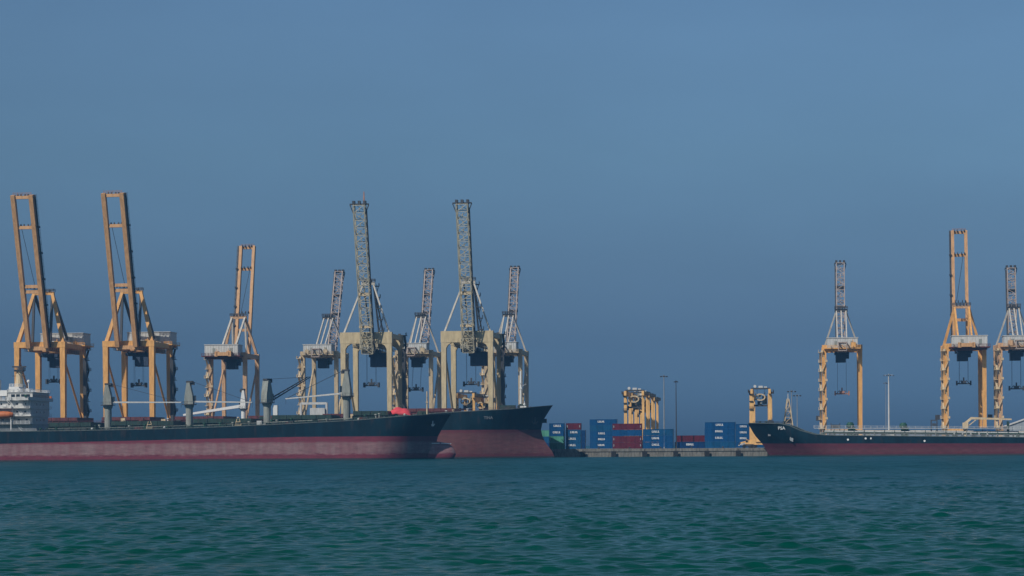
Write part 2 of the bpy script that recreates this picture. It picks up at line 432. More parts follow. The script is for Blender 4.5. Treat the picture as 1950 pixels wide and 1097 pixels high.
# ---------------------------------------------------------------- pier
def build_pier():
    o = MB().bx(-900, 900, 0.25, 138, -4, GZ).build('quay', CONC_TOP)
    o.location = (0, EDGE, 0); o.rotation_euler = (0, 0, -PSI); tag(o, kind='structure')
    rnd = random.Random(3)
    # capping beam in cast sections, wall slabs below it, rubber fenders at the joints
    w = 12.4
    for i in range(-16, 14):
        u = i * w + 4.0
        dy = rnd.uniform(-.05, .05)
        MB().bx(u + .12, u + w - .12, -.35 + dy, 0.9, GZ - 1.05, GZ + .02 + rnd.uniform(0, .06)).build('capping_beam', CONC, o)
        MB().bx(u + .2, u + w - .2, -.05 + dy, .6, -2.0, GZ - 1.05).build('wall_slab', CONC, o)
        f = MB()
        f.lathe((u, -.55, .9), [(.75, -.55), (.95, -.4), (.95, .4), (.75, .55)], 12, 'y')
        f.bx(u - 1.0, u + 1.0, -1.35, -1.05, -.6, 2.3)
        f.bx(u - .5, u + .5, -.62, -.02, -.4, 2.0)
        f.build('fender', TYRE, o)
        b = MB().lathe((u + w / 2, .9, GZ), [(.35, 0), (.28, .35), (.42, .6), (.3, .75)], 8).build('bollard', STEEL, o)
    return o
quay = build_pier()

# ---------------------------------------------------------------- hulls
def build_hull(root, L, B, zd, zr, stem, pe=(.80, .87), ne=(1.7, 2.5), red=None, dark=HULL_DARK, stern=.7):
    ps = [0, .01, .03, .06, .1, .16, .25, .35, .45, .55, .65, .72, .77, .80, .83, .855, .88, .90, .92, .937, .952, .965, .977, .987, .994, 1.0]
    zbot = -2.0
    def xs(z):
        for (z0, x0), (z1, x1) in zip(stem, stem[1:]):
            if z <= z1:
                t = max(0, (z - z0) / (z1 - z0)); return x0 + (x1 - x0) * t
        return stem[-1][1]
    def half(p, f):
        e = pe[0] + (pe[1] - pe[0]) * f; nn = ne[0] + (ne[1] - ne[0]) * f
        b = B / 2
        if p > e: b *= max(0, 1 - ((p - e) / (1 - e)) ** nn)
        if p < .12:
            lo = .3 + (stern - .3) * min(1, f * 1.6)
            b *= lo + (1 - lo) * math.sqrt(p / .12)
        return max(b, .06)
    def point(p, z, sgn):
        f = min(1, max(0, z / zd(p)))
        x = -L + p * (L + xs(z))
        return (x, sgn * half(p, f), z)
    def shell(zlo, zhi, n, name, mat):
        mb = MB()
        for sgn in (-1, 1):
            base = len(mb.v)
            for p in ps:
                for k in range(n + 1):
                    z = zlo(p) + (zhi(p) - zlo(p)) * k / n
                    mb.v.append(point(p, z, sgn))
            for i in range(len(ps) - 1):
                for k in range(n):
                    a = base + i * (n + 1) + k; b_ = a + n + 1
                    q = (a, b_, b_ + 1, a + 1)
                    mb.f.append(q if sgn < 0 else q[::-1])
        # transom
        m = (len(ps)) * (n + 1)
        for k in range(n): mb.f.append((k, k + 1, m + k + 1, m + k))
        return mb.build(name, mat, root, smooth=True)
    lower = shell(lambda p: zbot, zr, 6, 'antifouling_hull', red)
    upper = shell(zr, zd, 6, 'topsides', dark)
    dk = MB()
    for p in ps:
        for sgn in (-1, 1):
            x, y, z = point(p, zd(p), sgn); dk.v.append((x, y * .985, z - .5))
    for i in range(len(ps) - 1): dk.f.append((2 * i, 2 * i + 1, 2 * i + 3, 2 * i + 2)[::-1])
    dk.build('deck', GREEN_DECK, root)
    # a rubbing strip along the deck edge
    for sgn in (-1, 1):
        r = MB()
        for a, b in zip(ps, ps[1:]):
            pa, pb = Vector(point(a, zd(a), sgn)), Vector(point(b, zd(b), sgn))
            r.beam(pa, pb, .22, .28)
        r.build('gunwale', GUNWALE, root)
    return point, half

def deck_rail(root, point, zd, p0, p1, n, mat, h=1.05, inset=.4, sgns=(-1, 1), rows=3):
    for sgn in sgns:
        pts = []
        for i in range(n + 1):
            p = p0 + (p1 - p0) * i / n
            x, y, z = point(p, zd(p), sgn)
            pts.append((x, sgn * (abs(y) - inset), z - .1))
        MB().rail(pts, h, 2.4, .04, rows).build('railing', mat, root)

def anchor(root, pos, rz, mat, s=1.0):
    mb = MB()
    mb.beam((0, 0, -.9 * s), (0, 0, 1.2 * s), .35 * s, .3 * s)
    mb.beam((-1.0 * s, 0, -.3 * s), (0, 0, -1.1 * s), .4 * s, .35 * s)
    mb.beam((1.0 * s, 0, -.3 * s), (0, 0, -1.1 * s), .4 * s, .35 * s)
    mb.beam((-.5 * s, 0, -.95 * s), (.5 * s, 0, -.95 * s), .5 * s, .5 * s)
    o = mb.build('anchor', mat, root); o.location = pos; o.rotation_euler = (0, 0, rz)
    return o

def wordmark(n, h, w, seed):
    """letter-like strokes, too small in the photograph to read"""
    rnd = random.Random(seed); mb = MB(); cw = w / n
    for i in range(n):
        x0 = -w / 2 + i * cw + cw * .1; gw = cw * .76; t = gw * .34
        k = rnd.choice((0, 1, 2, 3))
        mb.bx(x0, x0 + t, -.02, .02, -h / 2, h / 2)
        if k in (0, 2): mb.bx(x0 + gw - t, x0 + gw, -.02, .02, -h / 2, h / 2)
        if k in (0, 1, 3): mb.bx(x0 + t, x0 + gw - t, -.02, .02, h / 2 - h * .26, h / 2)
        if k in (1, 2): mb.bx(x0 + t, x0 + gw - t, -.02, .02, -h * .13, h * .13)
        if k in (1, 3, 0): mb.bx(x0 + t, x0 + gw, -.02, .02, -h / 2, -h / 2 + h * .26)
    return mb

# ---------------------------------------------------------------- deck crane on a ship
def deck_crane(root, x, y, z0, zp, zt, jib, col_=None, jibmat=WHITE, jibw=.6, w=2.9, wire=True, twin=1.3):
    """pedestal z0..zp, slewing tower zp..zt; jib = end point in ship space"""
    c = col_ or GREY_SHIP
    o = MB().lathe((x, y, z0), [(w * .46, 0), (w * .46, (zp - z0) * .86), (w * .62, (zp - z0) * .95), (w * .62, zp - z0)], 14).build('deck_crane', c, root)
    J = Vector(jib); H = Vector((x, y, zp + 1.2))
    d = J - H; d.z = 0; d.normalize()
    ang = math.atan2(d.y, d.x)
    plat = MB().lathe((x, y, zp), [(w * .95, 0), (w * .95, .25)], 12)
    for k in range(12):
        t = 2 * math.pi * k / 12; t2 = 2 * math.pi * (k + 1) / 12
        a = Vector((x + w * .92 * math.cos(t), y + w * .92 * math.sin(t), zp + .25)); b = Vector((x + w * .92 * math.cos(t2), y + w * .92 * math.sin(t2), zp + .25))
        plat.beam(a, a + Vector((0, 0, 1)), .07); plat.beam(a + Vector((0, 0, 1)), b + Vector((0, 0, 1)), .07)
    plat.build('platform', STEEL, o)
    # wedge-shaped tower, sloping towards the back
    hw = w * .56; ht = zt - zp
    prof = [(-hw, .25), (hw, .25), (hw * .9, ht * .4), (hw * .25, ht), (-hw * .45, ht), (-hw * .95, ht * .35)]
    mb = MB(); mb.prism([(a, b) for a, b in prof], -w * .5, w * .5)
    M = Matrix.Translation((x, y, zp)) @ Matrix.Rotation(ang, 4, 'Z')
    mb.v = [tuple(M @ Vector(v)) for v in mb.v]
    mb.build('tower', c, o)
    cb = MB(); cb.bx(hw * .7, hw * 1.5, -w * .3, w * .3, ht * .18, ht * .42); cb.v = [tuple(M @ Vector(v)) for v in cb.v]; cb.build('cab', GLASS, o)
    hd = MB(); hd.bx(-hw * .6, hw * .9, -w * .4, w * .4, ht, ht + .7); hd.bx(hw * .4, hw * 1.2, -w * .25, w * .25, ht - .8, ht + .3); hd.v = [tuple(M @ Vector(v)) for v in hd.v]; hd.build('sheave_block', STEEL, o)
    side = Vector((-d.y, d.x, 0))
    mj = MB()
    root_p = H + d * hw
    for s in (-1, 1):
        mj.beam(root_p + side * s * twin * .5, J + side * s * twin * .28, jibw * .55, jibw, jibw * .4, jibw * .6)
    nseg = 9
    for i in range(nseg + 1):
        t = i / nseg; ww = twin * (.5 + (.28 - .5) * t)
        pt = root_p.lerp(J, t); mj.beam(pt - side * ww, pt + side * ww, .16)
    mj.build('jib', jibmat, o)
    if wire:
        wr = MB(); top = Vector((x, y, zt + .5)) + d * hw * .6
        for s in (-.3, .3): wr.wire(top + side * s, J + side * s, .06)
        wr.wire(J, J + Vector((0, 0, -2.0)), .06)
        wr.build('luffing_wire', STEEL, o)
    return o

def hatch(root, x0, x1, hw, z, ht, mat, n=4):
    o = MB().bx(x0, x1, -hw, hw, z, z + ht * .55).build('hatch_coaming', mat, root)
    L = (x1 - x0) / n
    for i in range(n):
        a = x0 + i * L
        MB().bx(a + .08, a + L - .08, -hw - .5, hw + .5, z + ht * .57, z + ht).build('hatch_cover', mat, o)
    st = MB()
    k = int((x1 - x0) / 2.4)
    for i in range(k + 1):
        xx = x0 + (x1 - x0) * i / k
        for s in (-1, 1): st.bx(xx - .1, xx + .1, min(s * hw, s * (hw + .35)), max(s * hw, s * (hw + .35)), z, z + ht * .55)
    st.build('stiffener', mat, o)

# ---------------------------------------------------------------- near bulk carrier (left)
def superstructure(root, xf, z, hw, mast_x, full=True):
    h = 2.9
    x0 = xf - 21
    house = MB().bx(x0 - 4, xf, -hw + 5.2, hw - 5.2, z - .4, z + h).build('deckhouse', WHITE, root)
    for t in range(1, 4):
        q_ = 5.0 if t == 1 else 3.2
        MB().bx(x0 + t * .8, xf - .02 * t, -hw + q_, hw - q_, z + t * h + .12, z + (t + 1) * h).build('accommodation_tier', WHITE, root)
    for t in range(1, 5):
        zz = z + t * h
        e = 1.4 if t < 4 else .4
        MB().bx(x0 - 3.5 + t * .5, xf + (.5 if t == 4 else .25), -hw + 3.2 - e - .6, hw - 3.2 + e + .6, zz, zz + .12).build('deck_plate', WHITE_CLEAN, root)
        yy = hw - 3.2 + e + .5
        MB().rail([(xf + .1, -yy, zz + .1), (x0 - 3.2 + t * .5, -yy, zz + .1), (x0 - 3.2 + t * .5, yy, zz + .1), (xf + .1, yy, zz + .1)], 1.05, 1.6, .055).build('railing', WHITE_CLEAN, root)
    # wheelhouse with wings
    zb = z + 4 * h + .12
    wh = MB().bx(xf - 9, xf + .3, -hw + 4.2, hw - 4.2, zb, zb + h).build('wheelhouse', WHITE, root)
    for s in (-1, 1):
        wing = MB()
        a, b = sorted((s * (hw - 4.2), s * (hw + .6)))
        wing.bx(xf - 4.2, xf + .25, a, b, zb - .1, zb + .08)
        wing.bx(xf + .1, xf + .25, a, b, zb + .08, zb + 1.15)
        wing.bx(xf - 4.2, xf - 4.05, a, b, zb + .08, zb + 1.15)
        e = s * (hw + .6)
        wing.bx(xf - 4.2, xf + .25, min(e, e - s * .15), max(e, e - s * .15), zb + .08, zb + 1.15)
        wing.beam((xf - 2, s * (hw - 3.2), zb - 2.4), (xf - 2, s * (hw - .2), zb - .2), .3)
        wing.build('bridge_wing', WHITE, root)
        MB().bx(xf - 1.2, xf - .3, s * (hw + .62) - .35, s * (hw + .62) + .35, zb + 1.15, zb + 2.0).build('side_light_box', BOAT_ORANGE if s > 0 else GREEN_VENT, root)
    k = 11
    span = 2 * (hw - 4.2) - .8
    for i in range(k):
        yy = -span / 2 + span * (i + .5) / k
        MB().bx(xf + .28, xf + .36, yy - span / k * .4, yy + span / k * .4, zb + 1.2, zb + 2.2).build('bridge_window', GLASS, wh)
    for s in (-1, 1):
        for i in range(4):
            xx = xf - 1.4 - i * 1.9
            yy = s * (hw - 4.2)
            MB().bx(xx - .7, xx + .7, min(yy, yy + s * .06), max(yy, yy + s * .06), zb + 1.2, zb + 2.2).build('bridge_window', GLASS, wh)
    for t in range(1, 4):
        for s in (-1, 1):
            for i in range(6):
                xx = xf - 2.2 - i * 3.0; yy = s * (hw - (5.0 if t == 1 else 3.2))
                MB().bx(xx - .35, xx + .35, min(yy, yy + s * .05), max(yy, yy + s * .05), z + t * h + 1.2, z + t * h + 1.95).build('porthole', GLASS, root)
        for i in range(3):
            yy = (i - 1) * (hw - 4) / 2.4
            MB().bx(xf - .02, xf + .06, yy - .35, yy + .35, z + t * h + 1.2, z + t * h + 1.95).build('porthole', GLASS, root)
    # monkey island
    zr_ = zb + h; mx0 = mast_x
    MB().bx(xf - 9.4, xf + .7, -hw + 3.8, hw - 3.8, zr_, zr_ + .14).build('wheelhouse_roof', WHITE_CLEAN, root)
    MB().rail([(xf + .5, -hw + 4, zr_ + .14), (xf - 9.2, -hw + 4, zr_ + .14), (xf - 9.2, hw - 4, zr_ + .14), (xf + .5, hw - 4, zr_ + .14), (xf + .5, -hw + 4, zr_ + .14)], 1.05, 1.3, .055).build('railing', WHITE_CLEAN, root)
    sg = MB(); sg.bx(mx0 - 2.2, mx0 + 1.6, -5.5, 3.5, zr_ + .14, zr_ + 2.3); sg.bx(mx0 - 6.5, mx0 - 2.3, -7.5, 5, zr_ - 1.2, zr_ + .9); sg.build('signal_house', WHITE_CLEAN, root)
    MB().rail([(mx0 - 2, -5.4, zr_ + 2.3), (mx0 + 1.5, -5.4, zr_ + 2.3), (mx0 + 1.5, 3.4, zr_ + 2.3)], 1.0, 1.1, .07).build('railing', WHITE_CLEAN, root)
    clut = MB(); rnd = random.Random(5)
    for i in range(9):
        xx = xf - rnd.uniform(1, 8.5); yy = rnd.uniform(-hw + 5, hw - 5); hh = rnd.uniform(.5, 1.5)
        clut.box((xx, yy, zr_ + .14 + hh / 2), (rnd.uniform(.4, 1), rnd.uniform(.4, 1), hh))
    clut.build('roof_locker', WHITE_CLEAN, root)
    # mast: a tapered buff column with yards, platform, scanners
    mx = mast_x
    ms = MB().lathe((mx, 0, zr_), [(1.9, 0), (1.6, 2.5), (1.2, 6.5), (.9, 8.6)], 12).build('radar_mast', BUFF, root)
    pl = MB(); pl.bx(mx - 1.3, mx + 2.0, -1.6, 1.6, zr_ + 8.4, zr_ + 8.6); pl.rail([(mx - 1.2, -1.5, zr_ + 8.6), (mx + 1.9, -1.5, zr_ + 8.6), (mx + 1.9, 1.5, zr_ + 8.6), (mx - 1.2, 1.5, zr_ + 8.6)], .9, 1, .06)
    pl.bx(mx - .3, mx + .3, -.3, .3, zr_ + 8.6, zr_ + 9.6); pl.bx(mx - 2.6, mx + 2.6, -.3, .3, zr_ + 9.6, zr_ + 10.1); pl.bx(mx - 1.6, mx + 1.6, -1.4, 1.4, zr_ + 8.0, zr_ + 8.7)
    pl.build('mast_platform', STEEL, ms)
    ya = MB(); ya.beam((mx, -4.4, zr_ + 7.4), (mx, 4.4, zr_ + 7.4), .18); ya.beam((mx - 2.6, 0, zr_ + 6.4), (mx + 2.6, 0, zr_ + 6.4), .2)
    ya.beam((mx, 0, zr_ + 8.6), (mx, 0, zr_ + 12.6), .22); ya.beam((mx, -3, zr_ + 7.4), (mx, -3, zr_ + 9.4), .09); ya.beam((mx, 3.4, zr_ + 7.4), (mx, 3.4, zr_ + 9.6), .09)
    ya.build('yard', STEEL, ms)
    dm = MB(); dm.beam((mx + 4.8, -4, zr_), (mx + 4.8, -4, zr_ + 3.6), .18); dm.ball((mx + 4.8, -4, zr_ + 4.2), .62)
    dm.build('satellite_dome', WHITE_CLEAN, root)
    # lifeboat under davits each side
    for s in (-1, 1):
        yb = s * (hw - .6); xb = xf - 10.2; zb2 = z + 2 * h + .6
        lb = MB()
        n, m = 12, 9
        vs = []
        for i in range(n + 1):
            t = -1 + 2 * i / n; sc = math.sqrt(max(.02, 1 - t * t * .96))
            for k in range(m):
                a = math.pi * 2 * k / m
                up = math.sin(a)
                vs.append((xb + t * 4.2, yb + math.cos(a) * 1.45 * sc, zb2 + (up * (1.5 if up < 0 else 1.25)) * (.45 + .55 * sc)))
        fs = [(i * m + k, i * m + (k + 1) % m, (i + 1) * m + (k + 1) % m, (i + 1) * m + k) for i in range(n) for k in range(m)]
        lb.add(vs, fs); lb.bx(xb - 3.2, xb - 1.6, yb - .7, yb + .7, zb2 + .9, zb2 + 1.9)
        bo = lb.build('lifeboat', BOAT_ORANGE, root, smooth=True)
        for xx in (xb - 3.4, xb + 3.4):
            dv = MB(); i_ = s * (hw - 3.4)
            dv.beam((xx, i_, z + h), (xx, yb - s * 1.9, zb2 + 2.6), .4, .45); dv.beam((xx, yb - s * 1.9, zb2 + 2.6), (xx, yb + s * .2, zb2 + 3.0), .4, .4)
            dv.beam((xx, yb - s * .2, z + .6), (xx, yb - s * .2, zb2 - 1.2), .3); dv.beam((xx, i_, zb2 - 1.3), (xx, yb + s * .4, zb2 - 1.3), .25)
            dv.build('davit', WHITE_CLEAN, bo)
    # outside ladders, raft drums, lockers and vents on the side decks
    rc = random.Random(17)
    for s in (-1, 1):
        for t in range(0, 4):
            zz = z + t * h + .1; ys_ = s * (hw - 2.6); xa = xf - 3.0 - (t % 2) * 3.4
            ld = MB(); ld.beam((xa, ys_, zz), (xa - 2.6, ys_, zz + h), .6, .14)
            for k_ in (-.35, .35): ld.beam((xa, ys_ + k_, zz + 1.0), (xa - 2.6, ys_ + k_, zz + h + 1.0), .09)
            ld.build('ladder', WHITE_CLEAN, root)
        for i in range(7):
            xx = xf - rc.uniform(.6, 18); t = rc.choice((1, 2, 3, 4)); zz = z + t * h + .12; ys_ = s * (hw - rc.uniform(1.4, 2.3))
            if rc.random() < .5: MB().lathe((xx, ys_, zz + .55), [(.3, -.7), (.45, -.6), (.45, .6), (.3, .7)], 10, 'x').build('life_raft', WHITE_CLEAN, root)
            else: MB().bx(xx - .5, xx + .5, ys_ - .35, ys_ + .35, zz, zz + rc.uniform(.8, 1.5)).build('side_locker', rc.choice((WHITE_CLEAN, WHITE, GREY_HOUSE)), root)
    for i in range(5):
        xx = xf - 10.5 - i * 1.7; hh = rc.uniform(1.2, 3.4); yy = rc.uniform(-6, 2)
        MB().lathe((xx, yy, zb + .02), [(.5, 0), (.5, hh - .6), (.85, hh - .5), (.75, hh)], 10).build('cowl_vent', WHITE_CLEAN, root)
    # funnel aft
    fu = MB(); fu.bx(x0 - 2, x0 + 5, -3, 3, z + 4 * h, z + 4 * h + 8); fu.build('funnel', WHITE, root)

def bulk_carrier_near():
    root = thing('cargo_ship', 'dark hulled bulk carrier with four grey deck cranes and white bridge at its left end', 'ship', (X_at(860, 781), 781, 0), -R(5.0), 'cargo ships at the pier')
    L, B = 182.0, 29.0
    def zd(p):
        x = (p - 1) * L
        pts = [(-182, 11.0), (-140, 11.2), (-105, 11.6), (-75, 12.4), (-33, 14.2), (-14, 15.8), (0, 16.6)]
        for (a, za), (b, zb) in zip(pts, pts[1:]):
            if x <= b: return za + (zb - za) * (x - a) / (b - a)
        return pts[-1][1]
    def zr(p): return 6.3 + 2.1 * min(1, p / .72)
    red = hull_red_mat('antifouling_worn_red', 2.0, 6.4, (0.165, 0.028, 0.050), (0.27, 0.175, 0.18), .92)
    stem = [(-2, -7.5), (1, -6.5), (8, -5.2), (13, -2.4), (16.7, 0)]
    point, half = build_hull(root, L, B, zd, zr, stem, pe=(.875, .905), ne=(2.0, 2.6), red=red)
    # bulbous bow
    mb = MB(); n, m = 14, 14; vs = []
    for i in range(n + 1):
        t = i / n
        x = -14 + t * 15.6; rr = (1 - max(0, (t - .4) / .6) ** 2.6) ** .5 if t < 1 else .02
        for k in range(m):
            a = 2 * math.pi * k / m; vs.append((x, math.cos(a) * 2.6 * max(rr, .02), 1.9 + math.sin(a) * 4.7 * max(rr, .02)))
    mb.add(vs, [(i * m + k, i * m + (k + 1) % m, (i + 1) * m + (k + 1) % m, (i + 1) * m + k) for i in range(n) for k in range(m)])
    mb.build('bulbous_bow', red, root, smooth=True)
    mb = MB(); mb.beam((-7.5, -2.2, 5.75), (-4.2, -2.0, 5.8), .12, .3); mb.beam((-3.6, -1.9, 5.8), (.0, -1.3, 5.6), .12, .28)
    mb.build('scraped_patch', MARK, root)
    deck_rail(root, point, zd, .19, .93, 40, GREEN_DECK)
    deck_rail(root, point, zd, 0.0, .17, 8, WHITE_CLEAN)
    # holds and cranes
    cx = [-128.7, -97.9, -68.6, -38.8]
    edges = [(-148.5, -132.5), (-125, -101.5), (-94.2, -72.5), (-65, -43), (-35, -22)]
    for a, b in edges:
        zc = zd(1 + (a + b) / 2 / L) - .5
        hatch(root, a, b, 9.2, zc, 3.6, GREEN_DECK, 4)
    deck = lambda x: zd(1 + x / L) - .5
    deck_crane(root, cx[0], 0, deck(cx[0]), 20.6, 28.2, (cx[0] + 27.5, 1.0, 21.6))
    deck_crane(root, cx[1], 0, deck(cx[1]), 20.6, 28.8, (cx[1] + 23.5, 1.0, 21.4))
    deck_crane(root, cx[2], 0, deck(cx[2]), 21.0, 29.4, (cx[2] + 12.5, 18.0, 31.2), jibmat=STEEL, jibw=.5, twin=2.8, w=3.0)
    deck_crane(root, cx[3], 0, deck(cx[3]), 23.2, 32.5, (cx[3] - 23, 1.0, 22.6))
    MB().bx(cx[2] + 2.4, cx[2] + 4.0, -1, 1, deck(cx[2]), 20.2).build('vent_house', WHITE_CLEAN, root)
    bx_ = MB(); bx_.bx(cx[2] - 1.2, cx[2] + .6, -13.2, -11.8, deck(cx[2]), deck(cx[2]) + 2.2); bx_.bx(cx[2] + .9, cx[2] + 2.2, -13.3, -12.2, deck(cx[2]), deck(cx[2]) + 1.0)
    bx_.build('deck_locker', GREY_HOUSE, root)
    # deck clutter: vents, winches, pipes, floodlights
    rnd = random.Random(12)
    for i in range(80):
        x = rnd.uniform(-152, -16); s = -1
        yy = rnd.uniform(10.2, 12.6) * s; z = deck(x)
        mb = MB(); k = rnd.random()
        if k < .4:
            hh = rnd.uniform(1.4, 2.6); mb.lathe((x, yy, z), [(.3, 0), (.3, hh - .5), (.55, hh - .4), (.5, hh)], 8); mb.build('mushroom_vent', rnd.choice([GREEN_DECK, GREEN_VENT, GREY_SHIP]), root)
        elif k < .7:
            mb.bx(x - .9, x + .9, yy - .6, yy + .6, z, z + rnd.uniform(.8, 1.7)); mb.bx(x - .3, x + .3, yy - .9, yy + .9, z + .2, z + 1.2); mb.build('mooring_winch', rnd.choice([GREEN_DECK, STEEL, MAROON]), root)
        else:
            mb.lathe((x, yy - .6, z), [(.28, 0), (.28, .8), (.4, .85), (.4, 1.0)], 8); mb.lathe((x + .9, yy - .6, z), [(.28, 0), (.28, .8), (.4, .85), (.4, 1.0)], 8); mb.build('mooring_bitt', STEEL, root)
    for x in (-131, -104, -15.5):
        MB().ball((x, -13.2, zd(1 + x / L) + .5), .42).build('floodlight', WHITE_CLEAN, root)
    pr = MB()
    for yy, zz in ((-11, .9), (-11.5, 1.4)):
        pts = [(-148, yy), (-120, yy), (-90, yy), (-60, yy), (-35, yy)]
        for (a, y1), (b, y2) in zip(pts, pts[1:]): pr.tube((a, y1, deck(a) + zz), (b, y2, deck(b) + zz), .14)
    pr.build('deck_pipe', GREY_SHIP, root)
    for x in (-110, -77):
        lad = MB(); z = deck(x)
        lad.beam((x - 1.4, -11.5, z), (x - .4, -11.5, z + 3.4), .18); lad.beam((x + 1.4, -11.5, z), (x + .4, -11.5, z + 3.4), .18)
        lad.bx(x - 1.2, x + 1.2, -12, -11, z + .9, z + 1.1); lad.bx(x - .8, x + .8, -12, -11, z + 2.1, z + 2.3); lad.build('pilot_frame', BUFF, root)
    # forecastle
    z = deck(-12)
    for yy in (-4, 4):
        mb = MB(); mb.lathe((-11, yy, z + 1.2), [(.9, -1.2), (1.1, -1), (.5, -.9), (.5, .9), (1.1, 1), (.9, 1.2)], 10, 'y'); mb.bx(-12, -10, yy - 1.3, yy + 1.3, z, z + .5); mb.build('windlass', GREEN_DECK, root)
    fm = MB(); fm.tube((-9, 0, z), (-9, 0, z + 9.5), .32, 8, .2); fm.beam((-9, -1.4, z + 7.2), (-9, 1.4, z + 7.2), .15); fm.bx(-9.4, -8.6, -.4, .4, z + 5.2, z + 5.7); fm.build('foremast', BUFF, root)
    mb = MB(); mb.bx(-9.6, -7.2, -9.2, -8.9, 15.1, 15.75); mb.build('fairlead_plate', WHITE_CLEAN, root)
    mb = MB(); mb.bx(-33, -31.5, -11.5, -10, deck(-31), deck(-31) + 1.2); mb.build('deck_locker', WHITE_CLEAN, root)
    x_, y_, z_ = point(.978, 13.0, -1)
    anchor(root, (x_ + .3, y_ - .35, 13.0), R(-35), MARK, .85)
    superstructure(root, -154.5, 10.9, 14.4, -162.5)
    return root, point, zd
ship_a, pointA, zdA = bulk_carrier_near()

# red tarpaulin slung over gear on the foredeck of the near ship
def tarpaulin():
    o = thing('tarpaulin', 'bright red tarpaulin humped over gear on the foredeck of the near ship', 'tarpaulin', (0, 0, 0))
    M = Matrix.Translation(ship_a.location) @ Matrix.Rotation(-R(5.0), 4, 'Z')
    rnd = random.Random(4)
    nx, ny = 22, 12; mb = MB(); vs = []
    prof = [(0, .2), (.12, 1.0), (.3, 2.2), (.42, 3.2), (.52, 3.3), (.64, 2.7), (.78, 2.6), (.9, 1.8), (1, .1)]
    def hgt(t):
        for (a, za), (b, zb) in zip(prof, prof[1:]):
            if t <= b: return za + (zb - za) * (t - a) / (b - a)
        return .1
    for i in range(nx + 1):
        for j in range(ny + 1):
            t = i / nx; u = j / ny * 2 - 1
            fall = 1 - abs(u) ** 2.6
            sagx = .25 * math.sin(t * 22 + u * 3) * (1 - fall) + .12 * math.sin(t * 9 - u * 5)
            vs.append((-25.0 + t * 10.6, u * 4.2, 16.0 + hgt(t) * (.18 + .82 * fall) + sagx * .6))
    vs = [M @ Vector(v) for v in vs]
    mb.add(vs, [(i * (ny + 1) + j, (i + 1) * (ny + 1) + j, (i + 1) * (ny + 1) + j + 1, i * (ny + 1) + j + 1) for i in range(nx) for j in range(ny)])
    c = mb.build('cover', RED_TARP, o, smooth=True)
    md = c.modifiers.new('thickness', 'SOLIDIFY'); md.thickness = .05
    # lashing lines
    ls = MB()
    for t in (-23.3, -20, -17, -14.2):
        for s in (-1, 1): ls.wire(M @ Vector((t - 1, s * 4.15, 16.3)), M @ Vector((t - 1.2, s * 5.2, 14.4)), .04)
    ls.build('lashing', STEEL, o)
tarpaulin()

